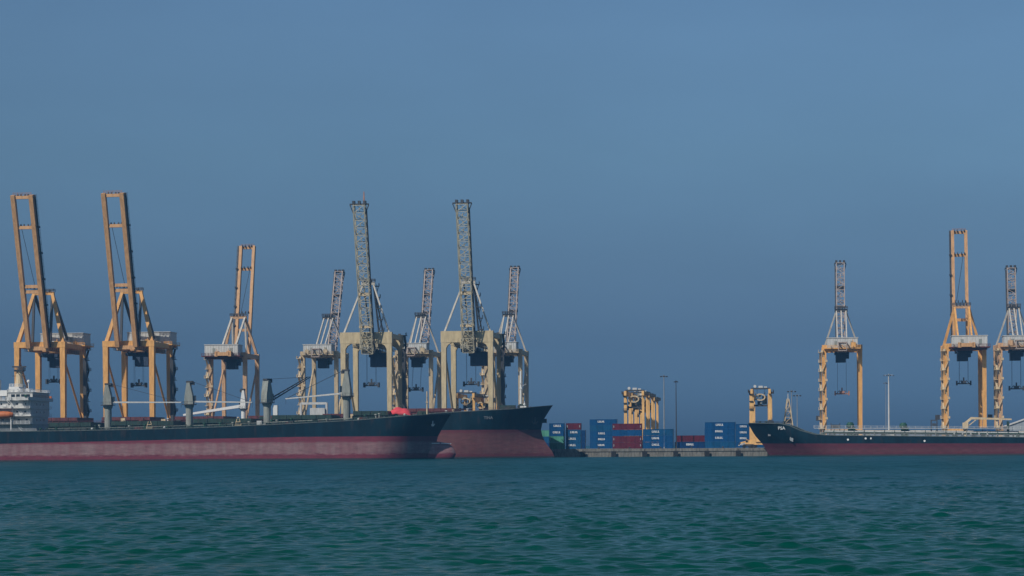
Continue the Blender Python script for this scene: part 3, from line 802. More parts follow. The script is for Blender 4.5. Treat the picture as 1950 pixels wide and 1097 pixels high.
# ---------------------------------------------------------------- second bulk carrier, behind
def bulk_carrier_far():
    root = thing('cargo_ship', 'dark hulled bulk carrier whose high raked bow shows behind the near ship', 'ship', (X_at(1053, 834), 834, 0), -PSI, 'cargo ships at the pier')
    L, B = 268.0, 30.0
    def zd(p):
        x = (p - 1) * L
        pts = [(-268, 14.6), (-90, 14.8), (-58, 16.6), (-44, 17.5), (-14, 18.9), (0, 20.4)]
        for (a, za), (b, zb) in zip(pts, pts[1:]):
            if x <= b: return za + (zb - za) * (x - a) / (b - a)
        return pts[-1][1]
    def zr(p): return 11.0 - .6 * (1 - p)
    red = hull_red_mat('antifouling_dull_red', 1.6, 9.8, (0.115, 0.026, 0.036), (0.15, 0.070, 0.068), .8)
    stem = [(-2, .8), (1.2, .6), (3.5, -1.2), (7, -3.6), (10.5, -4.8), (14.5, -3.9), (20.5, 0)]
    point, half = build_hull(root, L, B, zd, zr, stem, pe=(.85, .90), ne=(1.6, 2.9), red=red)
    deck_rail(root, point, zd, .25, .965, 44, MAROON, 1.1)
    deck = lambda x: zd(1 + x / L) - .5
    for a, b in ((-208, -190), (-180, -160), (-150, -130), (-120, -100), (-90, -72), (-62, -38)):
        hatch(root, a, b, 9.5, deck((a + b) / 2), 2.9, MAROON, 5)
    # its white crane with the jib lowered aft
    xw = -124.5
    deck_crane(root, xw, 0, deck(xw), 20.0, 27.5, (xw - 25, 1.0, 17.9), col_=WHITE_CLEAN, jibmat=WHITE_CLEAN, jibw=1.2, w=2.0, wire=False)
    fr = MB()
    for x in (-101, -90.5): fr.bx(x - .4, x + .4, -.6, .6, deck(x), 22.3)
    fr.bx(-101, -90.5, -.5, .5, 21.6, 22.5); fr.bx(-97, -91, -1.5, 1.5, deck(-95), 20.2)
    fr.build('mast_house', GREY_HOUSE, root)
    rnd = random.Random(21)
    for i in range(34):
        x = rnd.uniform(-175, -14); z = deck(x); yy = rnd.uniform(-12.5, -8)
        mb = MB(); k = rnd.random()
        hh = rnd.uniform(.9, 2.8)
        if k < .45: mb.lathe((x, yy, z), [(.32, 0), (.32, hh - .4), (.6, hh - .3), (.5, hh)], 8); mb.build('mushroom_vent', rnd.choice([MAROON, BUFF, GREY_SHIP, WHITE]), root)
        else: mb.bx(x - .9, x + .9, yy - .6, yy + .6, z, z + hh); mb.bx(x - .4, x + .4, yy - 1, yy + 1, z + .2, z + hh * .7); mb.build('mooring_winch', rnd.choice([MAROON, GREEN_DECK, BUFF, STEEL]), root)
    z = deck(-12)
    for yy in (-4, 4):
        mb = MB(); mb.lathe((-12, yy, z + 1.3), [(.9, -1.2), (1.2, -1), (.5, -.9), (.5, .9), (1.2, 1), (.9, 1.2)], 10, 'y'); mb.bx(-13, -11, yy - 1.3, yy + 1.3, z, z + .5); mb.build('windlass', GREEN_DECK, root)
    fm = MB(); fm.tube((-12.6, 0, z), (-12.6, 0, z + 15.4), .5, 10, .32); fm.beam((-12.6, -1.6, z + 10.5), (-12.6, 1.6, z + 10.5), .2); fm.bx(-13.1, -12.1, -.5, .5, z + 8.4, z + 8.9)
    fm.beam((-12.6, 0, z + 9.2), (-10.4, 0, z + 10.4), .14); fm.build('foremast', WHITE_CLEAN, root)
    gs = MB(); gs.bx(-12.2, -9.8, -5.4, -4.2, z + .2, z + 1.6); gs.ball((-10.6, -4.6, z + 2.2), .45); gs.beam((-10.6, -4.6, z), (-10.6, -4.6, z + 3.4), .18); gs.build('deck_store', WHITE_CLEAN, root)
    MB().bx(-20, -14, -7.5, -4.5, z - .2, z + 1.9).build('chain_locker', GREEN_DECK, root)
    # name on the bow, anchor in its pocket
    p = 1 - 20.5 / L
    x, y, zz = point(p, 15.6, -1); xa, ya, _ = point(p + .012, 15.6, -1); xt, yt, _ = point(p, 16.6, -1)
    nm = bpy.data.objects.new('ship_name', text_mesh('TINA', 1.5)); nm.data.materials.append(POLE_GREY); col.objects.link(nm); nm.parent = root
    U = Vector((xa - x, ya - y, 0)).normalized(); V = Vector((xt - x, yt - y, 1.0)).normalized(); N = U.cross(V).normalized(); V = N.cross(U)
    nm.matrix_local = Matrix.Translation(Vector((x, y, zz)) + N * .1) @ Matrix((U, V, N)).transposed().to_4x4()
    x, y, zz = point(.988, 14.6, -1)
    anchor(root, (x + .5, y - .5, 14.4), R(20), STEEL, 1.2)
    ap = MB(); ap.bx(-4.9, -2.5, -1.2, 1.2, 13.6, 15.2); ap.build('anchor_pocket', HULL_DARK, root)
    superstructure(root, -241, 14.2, 15.0, -250)
    return root
bulk_carrier_far()

# ---------------------------------------------------------------- tanker (right)
def tanker():
    root = thing('tanker_ship', 'low dark tanker with pipes along its deck, bow pointing left past the quay', 'ship', (X_at(1424, 841), 841, 0), math.pi - R(12), 'cargo ships at the pier')
    L, B = 168.0, 26.0
    def zd(p):
        x = (p - 1) * L
        pts = [(-168, 6.6), (-110, 6.7), (-30, 8.0), (-24, 8.6), (-19.5, 10.2), (-15.5, 12.7), (0, 13.1)]
        for (a, za), (b, zb) in zip(pts, pts[1:]):
            if x <= b: return za + (zb - za) * (x - a) / (b - a)
        return pts[-1][1]
    def zr(p): return 4.1 + .9 * p
    red = hull_red_mat('antifouling_tanker_red', 1.2, 3.0, (0.095, 0.016, 0.030), (0.11, 0.040, 0.045), .7)
    stem = [(-2, -9.5), (0, -8.6), (4.6, -6.0), (8.2, -2.8), (13.2, 0)]
    point, half = build_hull(root, L, B, zd, zr, stem, pe=(.82, .90), ne=(1.9, 2.8), red=red)
    deck_rail(root, point, zd, .0, .84, 44, WHITE, 1.05)
    deck_rail(root, point, zd, .905, .985, 8, STEEL, .9)
    deck = lambda x: zd(1 + x / L) - .5
    rnd = random.Random(31)
    # longitudinal cargo lines on trestles, and the raised catwalk
    for yy, zz, r, mt in ((-3.2, 1.5, .30, WHITE), (-2.3, 1.5, .30, GREY_HOUSE), (-1.2, 1.7, .24, GREEN_VENT), (2.2, 1.5, .30, GREEN_VENT), (3.2, 2.1, .24, GREY_HOUSE), (-5.6, 2.6, .22, PALE_STRUT)):
        MB().tube((-30, yy, deck(-30) + zz), (-120, yy, deck(-120) + zz), r, 8).build('cargo_pipe', mt, root)
    cw = MB(); cw.beam((-26, 0, deck(-26) + 3.0), (-125, 0, deck(-125) + 3.6), 1.1, .18)
    for s in (-.5, .5): cw.rail([(-26, s, deck(-26) + 3.1), (-75, s, deck(-75) + 3.4), (-125, s, deck(-125) + 3.7)], 1.0, 2.4, .05, 2)
    cw.build('catwalk', GREY_HOUSE, root)
    for i in range(24):
        x = -30 - i * 3.9
        mb = MB(); z = deck(x)
        for yy in (-5.8, -3.6, 0, 3.6): mb.beam((x, yy, z), (x, yy, z + (3.0 if yy in (0,) else 2.5)), .22)
        mb.beam((x, -6, z + 1.25), (x, 4, z + 1.25), .25); mb.build('pipe_trestle', rnd.choice([GREEN_DECK, GREEN_VENT, GREY_SHIP]), root)
    for i in range(40):
        x = rnd.uniform(-125, -26); z = deck(x); yy = rnd.uniform(-11, -6)
        mb = MB(); hh = rnd.uniform(.8, 2.0); k = rnd.random()
        if k < .5: mb.lathe((x, yy, z), [(.28, 0), (.28, hh - .3), (.5, hh - .25), (.4, hh)], 8); mb.build('tank_vent', rnd.choice([GREEN_VENT, GREEN_DECK, WHITE, STEEL]), root)
        elif k < .8: mb.bx(x - .7, x + .7, yy - .6, yy + .6, z, z + hh); mb.lathe((x, yy, z + hh), [(.4, 0), (.4, .25)], 8); mb.build('tank_hatch', rnd.choice([GREEN_VENT, GREEN_DECK, GREY_SHIP]), root)
        else: mb.lathe((x, yy, z + .9), [(.7, -.8), (.9, -.7), (.35, -.6), (.35, .6), (.9, .7), (.7, .8)], 10, 'y'); mb.bx(x - .8, x + .8, yy - .9, yy + .9, z, z + .4); mb.build('mooring_winch', rnd.choice([STEEL, GREEN_DECK, GREY_HOUSE]), root)
    # tall green ventilators and twin king posts
    for x in (-40, -60.5):
        mb = MB(); z = deck(x); mb.lathe((x, -2, z), [(.9, 0), (.9, 3.6), (1.5, 3.9), (1.5, 5.0), (.9, 5.8)], 12); mb.bx(x - 2, x - .9, -3, -1, z, z + 3.9); mb.build('ventilator', GREEN_VENT, root)
    kp = MB(); z = deck(-72)
    for x in (-73.4, -71.2): kp.beam((x, -1, z), (x, -1, z + 7.0), .45)
    kp.beam((-73.4, -1, z + 6.8), (-71.2, -1, z + 6.8), .4); kp.bx(-73, -71.6, -1.6, -.4, z + 4.6, z + 5.6); kp.build('king_post', STEEL, root)
    lf = MB(); z = deck(-34); lf.bx(-36, -32.6, -2, 0, z + 3.4, z + 4.8); lf.beam((-36, -1, z), (-36, -1, z + 5.4), .25); lf.beam((-32.6, -1, z), (-32.6, -1, z + 5.4), .25); lf.build('stores_rack', STEEL, root)
    # buff hose-handling crane
    x0 = -84.2; z = deck(x0)
    hc = MB().lathe((x0, -1, z), [(.75, 0), (.75, 3.2), (.9, 3.3), (.9, 3.8)], 10).build('hose_crane', BUFF, root)
    MB().bx(x0 - 1.1, x0 + 1.1, -1.8, -.2, z + 3.8, z + 6.0).build('slewing_house', BUFF, hc)
    jb = MB(); jb.beam((x0 + .8, -1, z + 5.2), (x0 - 2.2, -1, z + 7.6), .8, .9); jb.beam((x0 - 2.0, -1, z + 7.7), (x0 - 17.5, -1, z + 7.1), .7, .9, .5, .55); jb.beam((x0 - 1, -1, z + 4.6), (x0 - 4.4, -1, z + 7.4), .35)
    jb.build('jib', BUFF, hc)
    cr_ = MB(); cr_.bx(x0 - 16.6, x0 - 15.6, -1.5, -.5, deck(x0 - 16), z + 6.4); cr_.build('jib_crutch', GREEN_DECK, root)
    mf = MB()
    for i in range(5):
        x = -80 - i * 3.1; zz = deck(x); mf.tube((x, -11, zz + 1.6), (x, 11, zz + 1.6), .3, 8); mf.lathe((x, -11.4, zz + 1.6), [(.55, 0), (.55, .35)], 8, 'y')
    mf.build('manifold', GREY_HOUSE, root)
    # marks on the side
    def mark(p, z, w, h, mat=MARK, name='draught_mark'):
        x, y, zz = point(p, z, 1)
        b = MB(); b.lathe((0, 0, 0), [(w * .5, -.06), (w * .5, .06)], 10, 'y'); o = b.build(name, mat, root); o.location = (x, y + .02, z); o.scale = (1, 1, h / w)
    for px_, z in ((1615, 6.3), (1650, 6.7), (1660, 6.7), (1758, 5.6)):
        x = -(X_at(px_, 815) - X_at(1424, 841)) / math.cos(R(12)); mark(1 + x / L, z, 0.8 if px_ != 1660 else .55, .8, name='load_line_mark')
    for dx_ in (-14.3,):
        x, y, zz = point(1 + (dx_) / L, 6.6, 1)
        mb = MB(); mb.lathe((0, 0, 0), [(.75, -.1), (.75, .1)], 12, 'y'); mb.beam((-.6, .1, -.9), (.5, .1, .8), .4); o = mb.build('anchor', POLE_GREY, root); o.location = (x, y + .15, 6.6); o.rotation_euler = (0, 0, R(-16))
    x, y, zz = point(1 - 6.6 / L, 8.4, 1)
    o = wordmark(2, .9, 1.3, 5).build('draught_numerals', POLE_GREY, root); o.location = (x, y + .05, 8.3); o.rotation_euler = (0, 0, R(-30))
    # name on the bow
    p = 1 - 13.2 / L
    x, y, zz = point(p, 10.9, 1); xa, ya, _ = point(p - .01, 10.9, 1); xt, yt, _ = point(p, 11.9, 1)
    nm = bpy.data.objects.new('ship_name', text_mesh('PSA', 1.75)); nm.data.materials.append(MARK); col.objects.link(nm); nm.parent = root
    U = Vector((xa - x, ya - y, 0)).normalized(); V = Vector((xt - x, yt - y, 1.0)).normalized(); N = U.cross(V).normalized(); V = N.cross(U)
    nm.matrix_local = Matrix.Translation(Vector((x, y, zz)) + N * .12) @ Matrix((U, V, N)).transposed().to_4x4()
    # forecastle gear
    z = deck(-8)
    for yy in (-3, 3):
        mb = MB(); mb.lathe((-9, yy, z + 1.0), [(.8, -1), (1, -.9), (.45, -.8), (.45, .8), (1, .9), (.8, 1)], 10, 'y'); mb.build('windlass', STEEL, root)
    for x in (-5, -7.5, -14.6):
        MB().lathe((x, 2 + x * .1, z), [(.35, 0), (.35, .9), (.6, 1.0), (.5, 1.4)], 8).build('mushroom_vent', GREEN_DECK, root)
    superstructure(root, -134, 6.5, 12.8, -143)
tanker()

# ---------------------------------------------------------------- ship-to-shore gantry cranes
def lattice(mb, p0, p1, w, d, panel, cw=.42, bw=.2, ax=Vector((1, 0, 0))):
    """rectangular truss from p0 to p1: chords and zig-zag bracing on all four faces"""
    p0, p1 = Vector(p0), Vector(p1)
    D = (p1 - p0); L = D.length; D.normalize()
    b = D.cross(ax).normalized()
    cs = [ax * (i * w / 2) + b * (j * d / 2) for i, j in ((-1, -1), (1, -1), (1, 1), (-1, 1))]
    for c in cs: mb.beam(p0 + c, p1 + c, cw, cw)
    n = max(1, round(L / panel))
    for k in range(n):
        a0 = p0 + D * (L * k / n); a1 = p0 + D * (L * (k + 1) / n)
        for i in range(4):
            c0, c1 = cs[i], cs[(i + 1) % 4]
            mb.beam(a0 + c0, a0 + c1, bw)
            if (k + i) % 2: mb.beam(a0 + c0, a1 + c1, bw)
            else: mb.beam(a0 + c1, a1 + c0, bw)
    for i in range(4): mb.beam(p1 + cs[i], p1 + cs[(i + 1) % 4], bw * 1.4)

def gantry_crane(label, loc, rz, P):
    o = thing('gantry_crane', label, 'crane', loc, rz, 'ship-to-shore cranes')
    S, G, HL = P['S'], P['G'], P['HL']
    leg_m, boom_m, strut_m, house_m = P['leg'], P['boom'], P['strut'], P['house']
    lw = P.get('lw', 2.1); hx = S / 2
    bg = P.get('bg', 7.6); zg = P['zg']
    # bogies, sill beams
    for y in (0, G):
        MB().beam((-hx - 4, y, 3.0), (hx + 4, y, 3.0), 1.4, 1.6).build('sill_beam', leg_m, o)
        for x in (-hx, hx):
            b = MB(); b.bx(x - 4, x + 4, y - .6, y + .6, .9, 2.1)
            bo = b.build('bogie', leg_m, o)
            for k in range(4):
                MB().lathe((x - 3 + k * 2, y, .45), [(.45, -.2), (.45, .2)], 10, 'y').build('wheel', STEEL, bo)
    # legs
    for x in (-hx, hx):
        for y in (0, G):
            t = P.get('taper', 1.0)
            MB().beam((x, y, 3.6), (x, y, HL), lw * (.82 if y == 0 else .86), lw, lw * t, lw * 1.05).build('leg', leg_m, o)
    # portal beams across, with haunched corners
    ph = P.get('portal_h', 2.4)
    for y in (0, G):
        pb = MB()
        zt = HL + (.02 if y == 0 else .03)
        pb.bx(-hx - lw * .55, hx + lw * .55, y - lw * .56, y + lw * .56, zt - ph, zt)
        if P.get('haunch'):
            k = P['haunch']
            for s in (-1, 1):
                pts = [(s * (hx - lw * .4), zt - ph - k), (s * (hx - lw * .4), zt - ph + .02), (s * (hx - lw * .4 - k), zt - ph + .02), (s * (hx - lw * .4 - k * .38), zt - ph - k * .36)]
                if s > 0: pts = pts[::-1]
                pb.prism(pts, y - lw * .5, y + lw * .5)
        pb.build('portal_beam', leg_m, o)
        MB().beam((-hx, y, 7.0), (hx, y, 7.0), 1.3, 1.8).build('portal_tie', leg_m, o)
    # side frames
    for x in (-hx, hx):
        MB().beam((x, 0, HL - 1.4), (x, G, HL - 1.4), 1.5, 1.9).build('side_girder', leg_m, o)
        MB().beam((x, 0, 7.2), (x, G, 7.2), 1.2, 1.5).build('tie_beam', leg_m, o)
        MB().tube((x, 1.0, HL - 7), (x, G - .8, 13.0), .48, 8).build('diagonal_brace', P.get('brace', leg_m), o)
    # trolley girder out over the back-reach
    back = P.get('back', 12.0)
    gm = MB()
    if P['kind'] == 'twin':
        for s in (-1, 1): gm.beam((s * bg / 2, -2.5, zg), (s * bg / 2, G + back, zg), 1.3, 2.2)
        for y in (-2.2, G * .35, G * .7, G + back - .6): gm.beam((-bg / 2, y, zg), (bg / 2, y, zg), 1.2, 1.6)
    else:
        lattice(gm, (0, -2.2, zg), (0, G + back, zg), P.get('bw', 5.2), 3.6, 3.6, .45, .24)
    gm.build('trolley_girder', boom_m, o)
    wk = MB()
    for s in (-1, 1):
        x = s * (bg / 2 + 1.7)
        wk.bx(x - .55, x + .55, -2, G + back, zg - 1.1, zg - .95)
        wk.rail([(x + s * .5, -2, zg - .95), (x + s * .5, G + back, zg - .95)], 1.1, 2.2, .06)
    wk.build('walkway', STEEL, o)
    # raised boom
    a = P.get('lean', R(16)); BL = P['BL']
    hz = P.get('hz', zg)
    H = Vector((P.get('bxo', 0), P.get('hy0', -3.0), hz)); D = Vector((0, -math.sin(a), math.cos(a)))
    back_n = Vector((0, math.cos(a), math.sin(a)))
    bm = MB()
    if P['kind'] == 'twin':
        gw = P.get('gw', 1.55)
        for s in (-1, 1):
            off = Vector((s * bg / 2, 0, 0))
            bm.beam(H + off, H + off + D * BL, gw, 2.0)
            k = int(BL / 4)
        for f in P.get('cross', (.37, .405, .79, .985)):
            c = H + D * (BL * f); bm.beam(c - Vector((bg / 2, 0, 0)), c + Vector((bg / 2, 0, 0)), 1.0, 1.3)
        bo = bm.build('boom', boom_m, o)
        pw = MB(); gr = Vector((bg / 2 + gw * .5 + .5, 0, 0))
        for s in (1,):
            pw.beam(H + gr + back_n * .6, H + gr + D * BL + back_n * .6, .7, .12)
            for i in range(int(BL / 3)):
                q = H + gr + D * (3 * i + 1) + back_n * .6; pw.beam(q + Vector((.3, 0, 0)), q + Vector((.3, 0, 0)) + back_n * 1.1, .1)
            pw.beam(H + gr + Vector((.3, 0, 0)) + back_n * 1.7, H + gr + Vector((.3, 0, 0)) + D * BL + back_n * 1.7, .1)
            for f in (.28, .45, .62, .79): q = H + gr + D * (BL * f) + back_n; pw.box(q, (1.1, 1.4, .7))
        pw.build('boom_walkway', STEEL, bo)
        sh = MB()
        for f, zz in ((.395, 1.6), (.80, 1.2), (.995, .9)):
            c = H + D * (BL * f) + back_n * 1.1
            for x in (-2.2, -.9, .9, 2.2): sh.lathe(c + Vector((x, 0, 0)), [(.62, -.18), (.62, .18)], 10, 'x')
        sh.build('sheave', STEEL, bo)
        wr = MB()
        wr.wire(H + D * (BL * .78) + Vector((-1.6, 0, 0)), H + D * (BL * .40) + Vector((1.6, 0, 0)), .11)
        wr.wire(H + D * (BL * .39) + back_n * 1.2, Vector((0, 4, P['apex'])), .09)
        wr.build('boom_hoist_rope', STEEL, bo)
        top = H + D * BL
        rl = MB(); rl.rail([top + Vector((-bg / 2, 0, 0)), top + Vector((bg / 2, 0, 0))], 1.0, 1.6, .06); rl.build('railing', PINK_RUST, bo)
    else:
        bw = P.get('bw', 5.2)
        lattice(bm, H, H + D * BL, bw, P.get('bd', 3.4), P.get('panel', 3.4), P.get('chord', .5), P.get('lace', .26))
        bo = bm.build('boom', boom_m, o)
        pl = MB()
        for i in range(int(BL / 3.0)):
            q = H + D * (3.0 * i + 1.0)
            pl.beam(q + Vector((-bw * .38, 0, 0)), q + Vector((bw * .38, 0, 0)), .25, .2)
            pl.beam(q + Vector((0, 0, 0)), q + D * 1.6, .3, .25)
        pl.build('trolley_rail', P.get('rail_m', boom_m), bo)
        e = H + D * BL
        hd = MB(); hd.beam(e + Vector((-bw * .5 - P.get('head', 1.0), 0, .2)), e + Vector((bw * .5 + P.get('head', 1.0), 0, .2)), .9, .5)
        for x in (-bw * .5, 0, bw * .5): hd.bx(e.x + x - .5, e.x + x + .5, e.y - .9, e.y + .9, e.z, e.z + 1.5)
        for s in (-1, 1): hd.beam(e + Vector((s * bw * .5, 0, -4)), e + Vector((s * (bw * .5 + P.get('head', 1.0)), 0, 0)), .35)
        hd.build('boom_head', STEEL, bo)
        if P.get('antenna'):
            an = MB(); an.beam(e + Vector((bw * .42, 0, 0)), e + Vector((bw * .42, 0, 5.2)), .75, .6, .35, .3); an.build('antenna_mast', PINK_RUST, bo)
        f0 = P.get('dark', .62)
        md = MB(); c = H + D * (BL * f0); md.beam(c - Vector((bw * .6, 0, 0)), c + Vector((bw * .6, 0, 0)), 1.2, 1.3); md.build('splice_frame', P.get('splice', PINK_RUST), bo); md = MB()
        c = H + D * (BL * (f0 - .22)); md.beam(c - Vector((bw * .65, 0, 0)), c + Vector((bw * .65, 0, 0)), 1.0, 1.0)
        md.build('splice_frame', P.get('splice', PINK_RUST), bo)
        pw = MB(); gr = Vector((bw * .5 + .55, 0, 0))
        pw.beam(H + gr, H + gr + D * BL * .97, .5, .12)
        pw.beam(H + gr + back_n * 1.1, H + gr + D * BL * .97 + back_n * 1.1, .1)
        for i in range(int(BL / 2.4)): q = H + gr + D * (2.4 * i + 1); pw.beam(q, q + back_n * 1.1, .1)
        pw.build('boom_walkway', STEEL, bo)
    # A-frame
    zA = P['apex']; ag = P.get('ag', bg); yA = P.get('yA', 3.0); sw = P.get('sw', 1.0)
    for s in (-1, 1):
        MB().beam((s * (hx - .2), .4, HL - .3), (s * ag / 2, yA, zA), sw * 1.15, sw * 1.3, sw, sw * 1.1).build('apex_strut', strut_m, o)
        MB().beam((s * ag / 2, yA, zA), (s * P.get('bs', bg * .5), G + P.get('bsy', 1.0), zg + 1.5), sw * .8, sw * .85).build('backstay', P.get('stay', strut_m), o)
        if P.get('inner'):
            MB().beam((s * ag / 2, yA - .2, zA - .5), (s * bg / 2, 1.2, zg + 1.5), sw * .75, sw * .8).build('apex_post', P.get('stay', strut_m), o)
    if P.get('mid_stay'):
        MB().beam((0, yA, zA), (0, G + 1.0, zg + 1.5), sw * .8, sw * .85).build('backstay', P.get('stay', strut_m), o)
    ap = MB(); ap.beam((-ag / 2 - .8, yA, zA), (ag / 2 + .8, yA, zA), 1.2, 1.3)
    ab = ap.build('apex_beam', P.get('apex_m', strut_m), o)
    sh = MB()
    for x in (-ag * .35, -ag * .12, ag * .12, ag * .35): sh.lathe((x, yA, zA + .9), [(.75, -.2), (.75, .2)], 10, 'x')
    sh.rail([(-ag / 2 - .8, yA - 1.2, zA + .7), (ag / 2 + .8, yA - 1.2, zA + .7), (ag / 2 + .8, yA + 1.2, zA + .7), (-ag / 2 - .8, yA + 1.2, zA + .7)], 1.1, 1.4, .07)
    sh.build('sheave', STEEL, ab)
    if P.get('apex_stairs'):
        st = MB(); s = 1
        p0 = Vector((hx - .2 - 1.2, 3.0, HL)); p1 = Vector((ag / 2, yA + 1.5, zA))
        n = 5
        a0, a1 = Vector((bg * .5, G * .55, zg + 2)), Vector((ag / 2, yA + 1.5, zA - 1))
        for i in range(n):
            q0 = a0.lerp(a1, i / n); q1 = a0.lerp(a1, (i + 1) / n)
            st.beam(q0, q1, .7, .3); st.beam(q0 + Vector((1.0, 0, .9)), q1 + Vector((1.0, 0, .9)), .14)
            st.box(q1 + Vector((1.0, .4, 0)), (2.2, 1.6, .35)); st.rail([q1 + Vector((2.1, -.4, .1)), q1 + Vector((2.1, 1.2, .1))], 1.1, .8, .07)
            st.beam(q0 + Vector((.2, 0, 0)), q1 + Vector((1.9, .4, 0)), .25)
        st.build('apex_stairs', P.get('stair_m', STEEL), o)
    # machinery house on the girder
    hw_, hd_, hh = P['house_size']; hy = P.get('house_y', G - 1.0); hz0 = P.get('house_z', zg + 1.3); hxo = P.get('house_x', 0)
    mh = MB().bx(hxo - hw_ / 2, hxo + hw_ / 2, hy - hd_ / 2, hy + hd_ / 2, hz0, hz0 + hh).build('machinery_house', house_m, o)
    MB().bx(hxo - hw_ / 2 - .25, hxo + hw_ / 2 + .25, hy - hd_ / 2 - .25, hy + hd_ / 2 + .25, hz0 + hh + .01, hz0 + hh + .3).build('roof', house_m, mh)
    for fx in (-.3, .22):
        for yy in (hy - hd_ / 2 - .06, hy + hd_ / 2 + .06): MB().box((hxo + fx * hw_, yy, hz0 + hh * .45), (hw_ * .08, .1, hh * .5)).build('louvre', GREY_SHIP, mh)
    rb = MB()
    for k in range(13):
        x = hxo - hw_ * .48 + k * hw_ * .08
        for yy in (hy - hd_ / 2 - .04, hy + hd_ / 2 + .04): rb.box((x, yy, hz0 + hh * .5), (.14, .12, hh))
    rb.build('cladding_rib', house_m, mh)
    bp = MB(); bp.bx(hxo - hw_ / 2 - 1.2, hxo + hw_ / 2 + 1.2, hy - hd_ / 2 - 1.2, hy + hd_ / 2 + 1.2, hz0 - .5, hz0 - .02)
    for s in (-1, 1): bp.beam((hxo - hw_ / 2, hy + s * hd_ * .4, hz0 - 1.0), (hxo + hw_ / 2, hy + s * hd_ * .4, hz0 - 1.0), .7, .9)
    yb = hy + hd_ / 2 + 1.1
    bp.rail([(hxo - hw_ / 2 - 1.1, yb, hz0), (hxo + hw_ / 2 + 1.1, yb, hz0)], 1.1, 1.5, .07)
    yb = hy - hd_ / 2 - 1.1
    bp.rail([(hxo - hw_ / 2 - 1.1, yb, hz0), (hxo + hw_ / 2 + 1.1, yb, hz0)], 1.1, 1.5, .07)
    bp.build('house_platform', P.get('plat', leg_m), mh)
    rnd = random.Random(int(abs(loc[0]) * 7))
    for k in range(3):
        mb = MB(); x = hxo + rnd.uniform(-.4, .4) * hw_; s = rnd.uniform(1.0, 1.8)
        yy = hy + (hd_ / 2 + .9) * rnd.choice((-1, 1))
        mb.bx(x - s * .6, x + s * .6, yy - .5, yy + .5, hz0, hz0 + s * 1.3); mb.beam((x, yy, hz0 + s), (x + .3, yy, hz0 + s * 2.0), .25); mb.build('service_hoist', leg_m, mh)
    # trolley, cab and spreader
    ty = P.get('trolley_y', 10.0)
    tr = MB(); tr.bx(-bg * .62, bg * .62, ty - 3, ty + 3, zg - 2.9, zg - 1.6)
    for x in (-bg * .5, bg * .5):
        for yy in (-2.6, 2.6): tr.beam((x, ty + yy, zg - 2.2), (x, ty + yy, zg - 1.0), .5)
    tro = tr.build('trolley', BLUE_DARK, o)
    cb = MB(); cx_ = bg * P.get('cab_x', .1); cs = P.get('cab', 2.6)
    cb.bx(cx_ - cs, cx_ + cs, ty - 2.6, ty + 2.6, zg - 2.9 - cs * 1.55, zg - 2.9)
    cb.bx(cx_ - cs * .5 - 2.6, cx_ - cs * .4, ty - 2, ty + 1, zg - 4.6, zg - 2.9)
    cb.build('operator_cab', BLUE_DARK, tro)
    if P.get('spreader'):
        zs = P['spreader']; sx = P.get('spreader_x', 0)
        sp = MB(); sp.bx(sx - 3.05, sx + 3.05, ty - .5, ty + .5, zs, zs + .5)
        for x in (-3, 3): sp.bx(sx + x - .3, sx + x + .3, ty - 1.2, ty + 1.2, zs - .5, zs + 1.5)
        sp.bx(sx - 1.1, sx + 1.1, ty - .9, ty + .9, zs + .5, zs + 1.5); sp.bx(sx - .3, sx + .3, ty - .3, ty + .3, zs + 1.5, zs + 3.0)
        for x in (-2, 2): sp.beam((sx + x * 1.4, ty, zs), (sx + x * .5, ty, zs + 1.8), .25)
        so = sp.build('spreader', P.get('spr_m', STEEL), o)
        wr = MB()
        for x in (-1.9, 1.9):
            for yy in (-.7, .7): wr.wire((sx * .2 + x, ty + yy, zg - 2.5), (sx + x, ty + yy, zs + .5), .05)
        wr.build('hoist_rope', STEEL, so)
    # zig-zag stairs up the landside leg
    sx = hx + lw * .5 + .2; zz = 4.0; st = MB(); fl = P.get('flight', 4.4); d = 1
    while zz + fl < HL + 1:
        y0, y1 = (G - 1.6, G + 1.8) if d > 0 else (G + 1.8, G - 1.6)
        st.beam((sx + .6, y0, zz), (sx + .6, y1, zz + fl), .85, .3)
        st.beam((sx + 1.05, y0, zz + 1), (sx + 1.05, y1, zz + fl + 1), .1)
        st.bx(sx, sx + 1.5, min(y1 - .5, y1 + .9 * d), max(y1 - .5, y1 + .9 * d), zz + fl - .12, zz + fl + .08)
        st.rail([(sx + 1.45, y1 - .7, zz + fl), (sx + 1.45, y1 + .7, zz + fl)], 1.1, .7, .08)
        st.box((sx + .8, G, zz + fl * .98), (1.6, 2.2, .22))
        # across the face of the leg
        yf = G + lw * .55 + .5
        xa, xb = (hx - .8, hx + 1.0) if d > 0 else (hx + 1.0, hx - .8)
        st.beam((xa, yf, zz), (xb, yf, zz + fl), .3, .42)
        st.bx(min(xb - .5, xb + .5), max(xb - .5, xb + .5), yf - .5, yf + .5, zz + fl - .1, zz + fl + .9)
        zz += fl; d = -d
    st.build('stairs', P.get('stair_m', STEEL), o)
    lift = MB()
    if P.get('lift'): lift.bx(hx + lw * .5 + .1, hx + lw * .5 + 1.4, G - 3.4, G - 2.0, 4, HL - 6); lift.build('lift_shaft', STEEL, o)
    fl_ = MB(); fl_.bx(hx + 1.6, hx + 3.6, -.6, .6, 12, 14.2); fl_.build('electrical_cabinet', P.get('cabinet', STEEL), o)
    return o

FRONT = EDGE + 3.5
REAR = 978.0
def place(px, line, face, S=20):
    p = row_point(px, line); p.z = GZ
    return p, (-PSI if face == 'near' else math.pi - PSI)

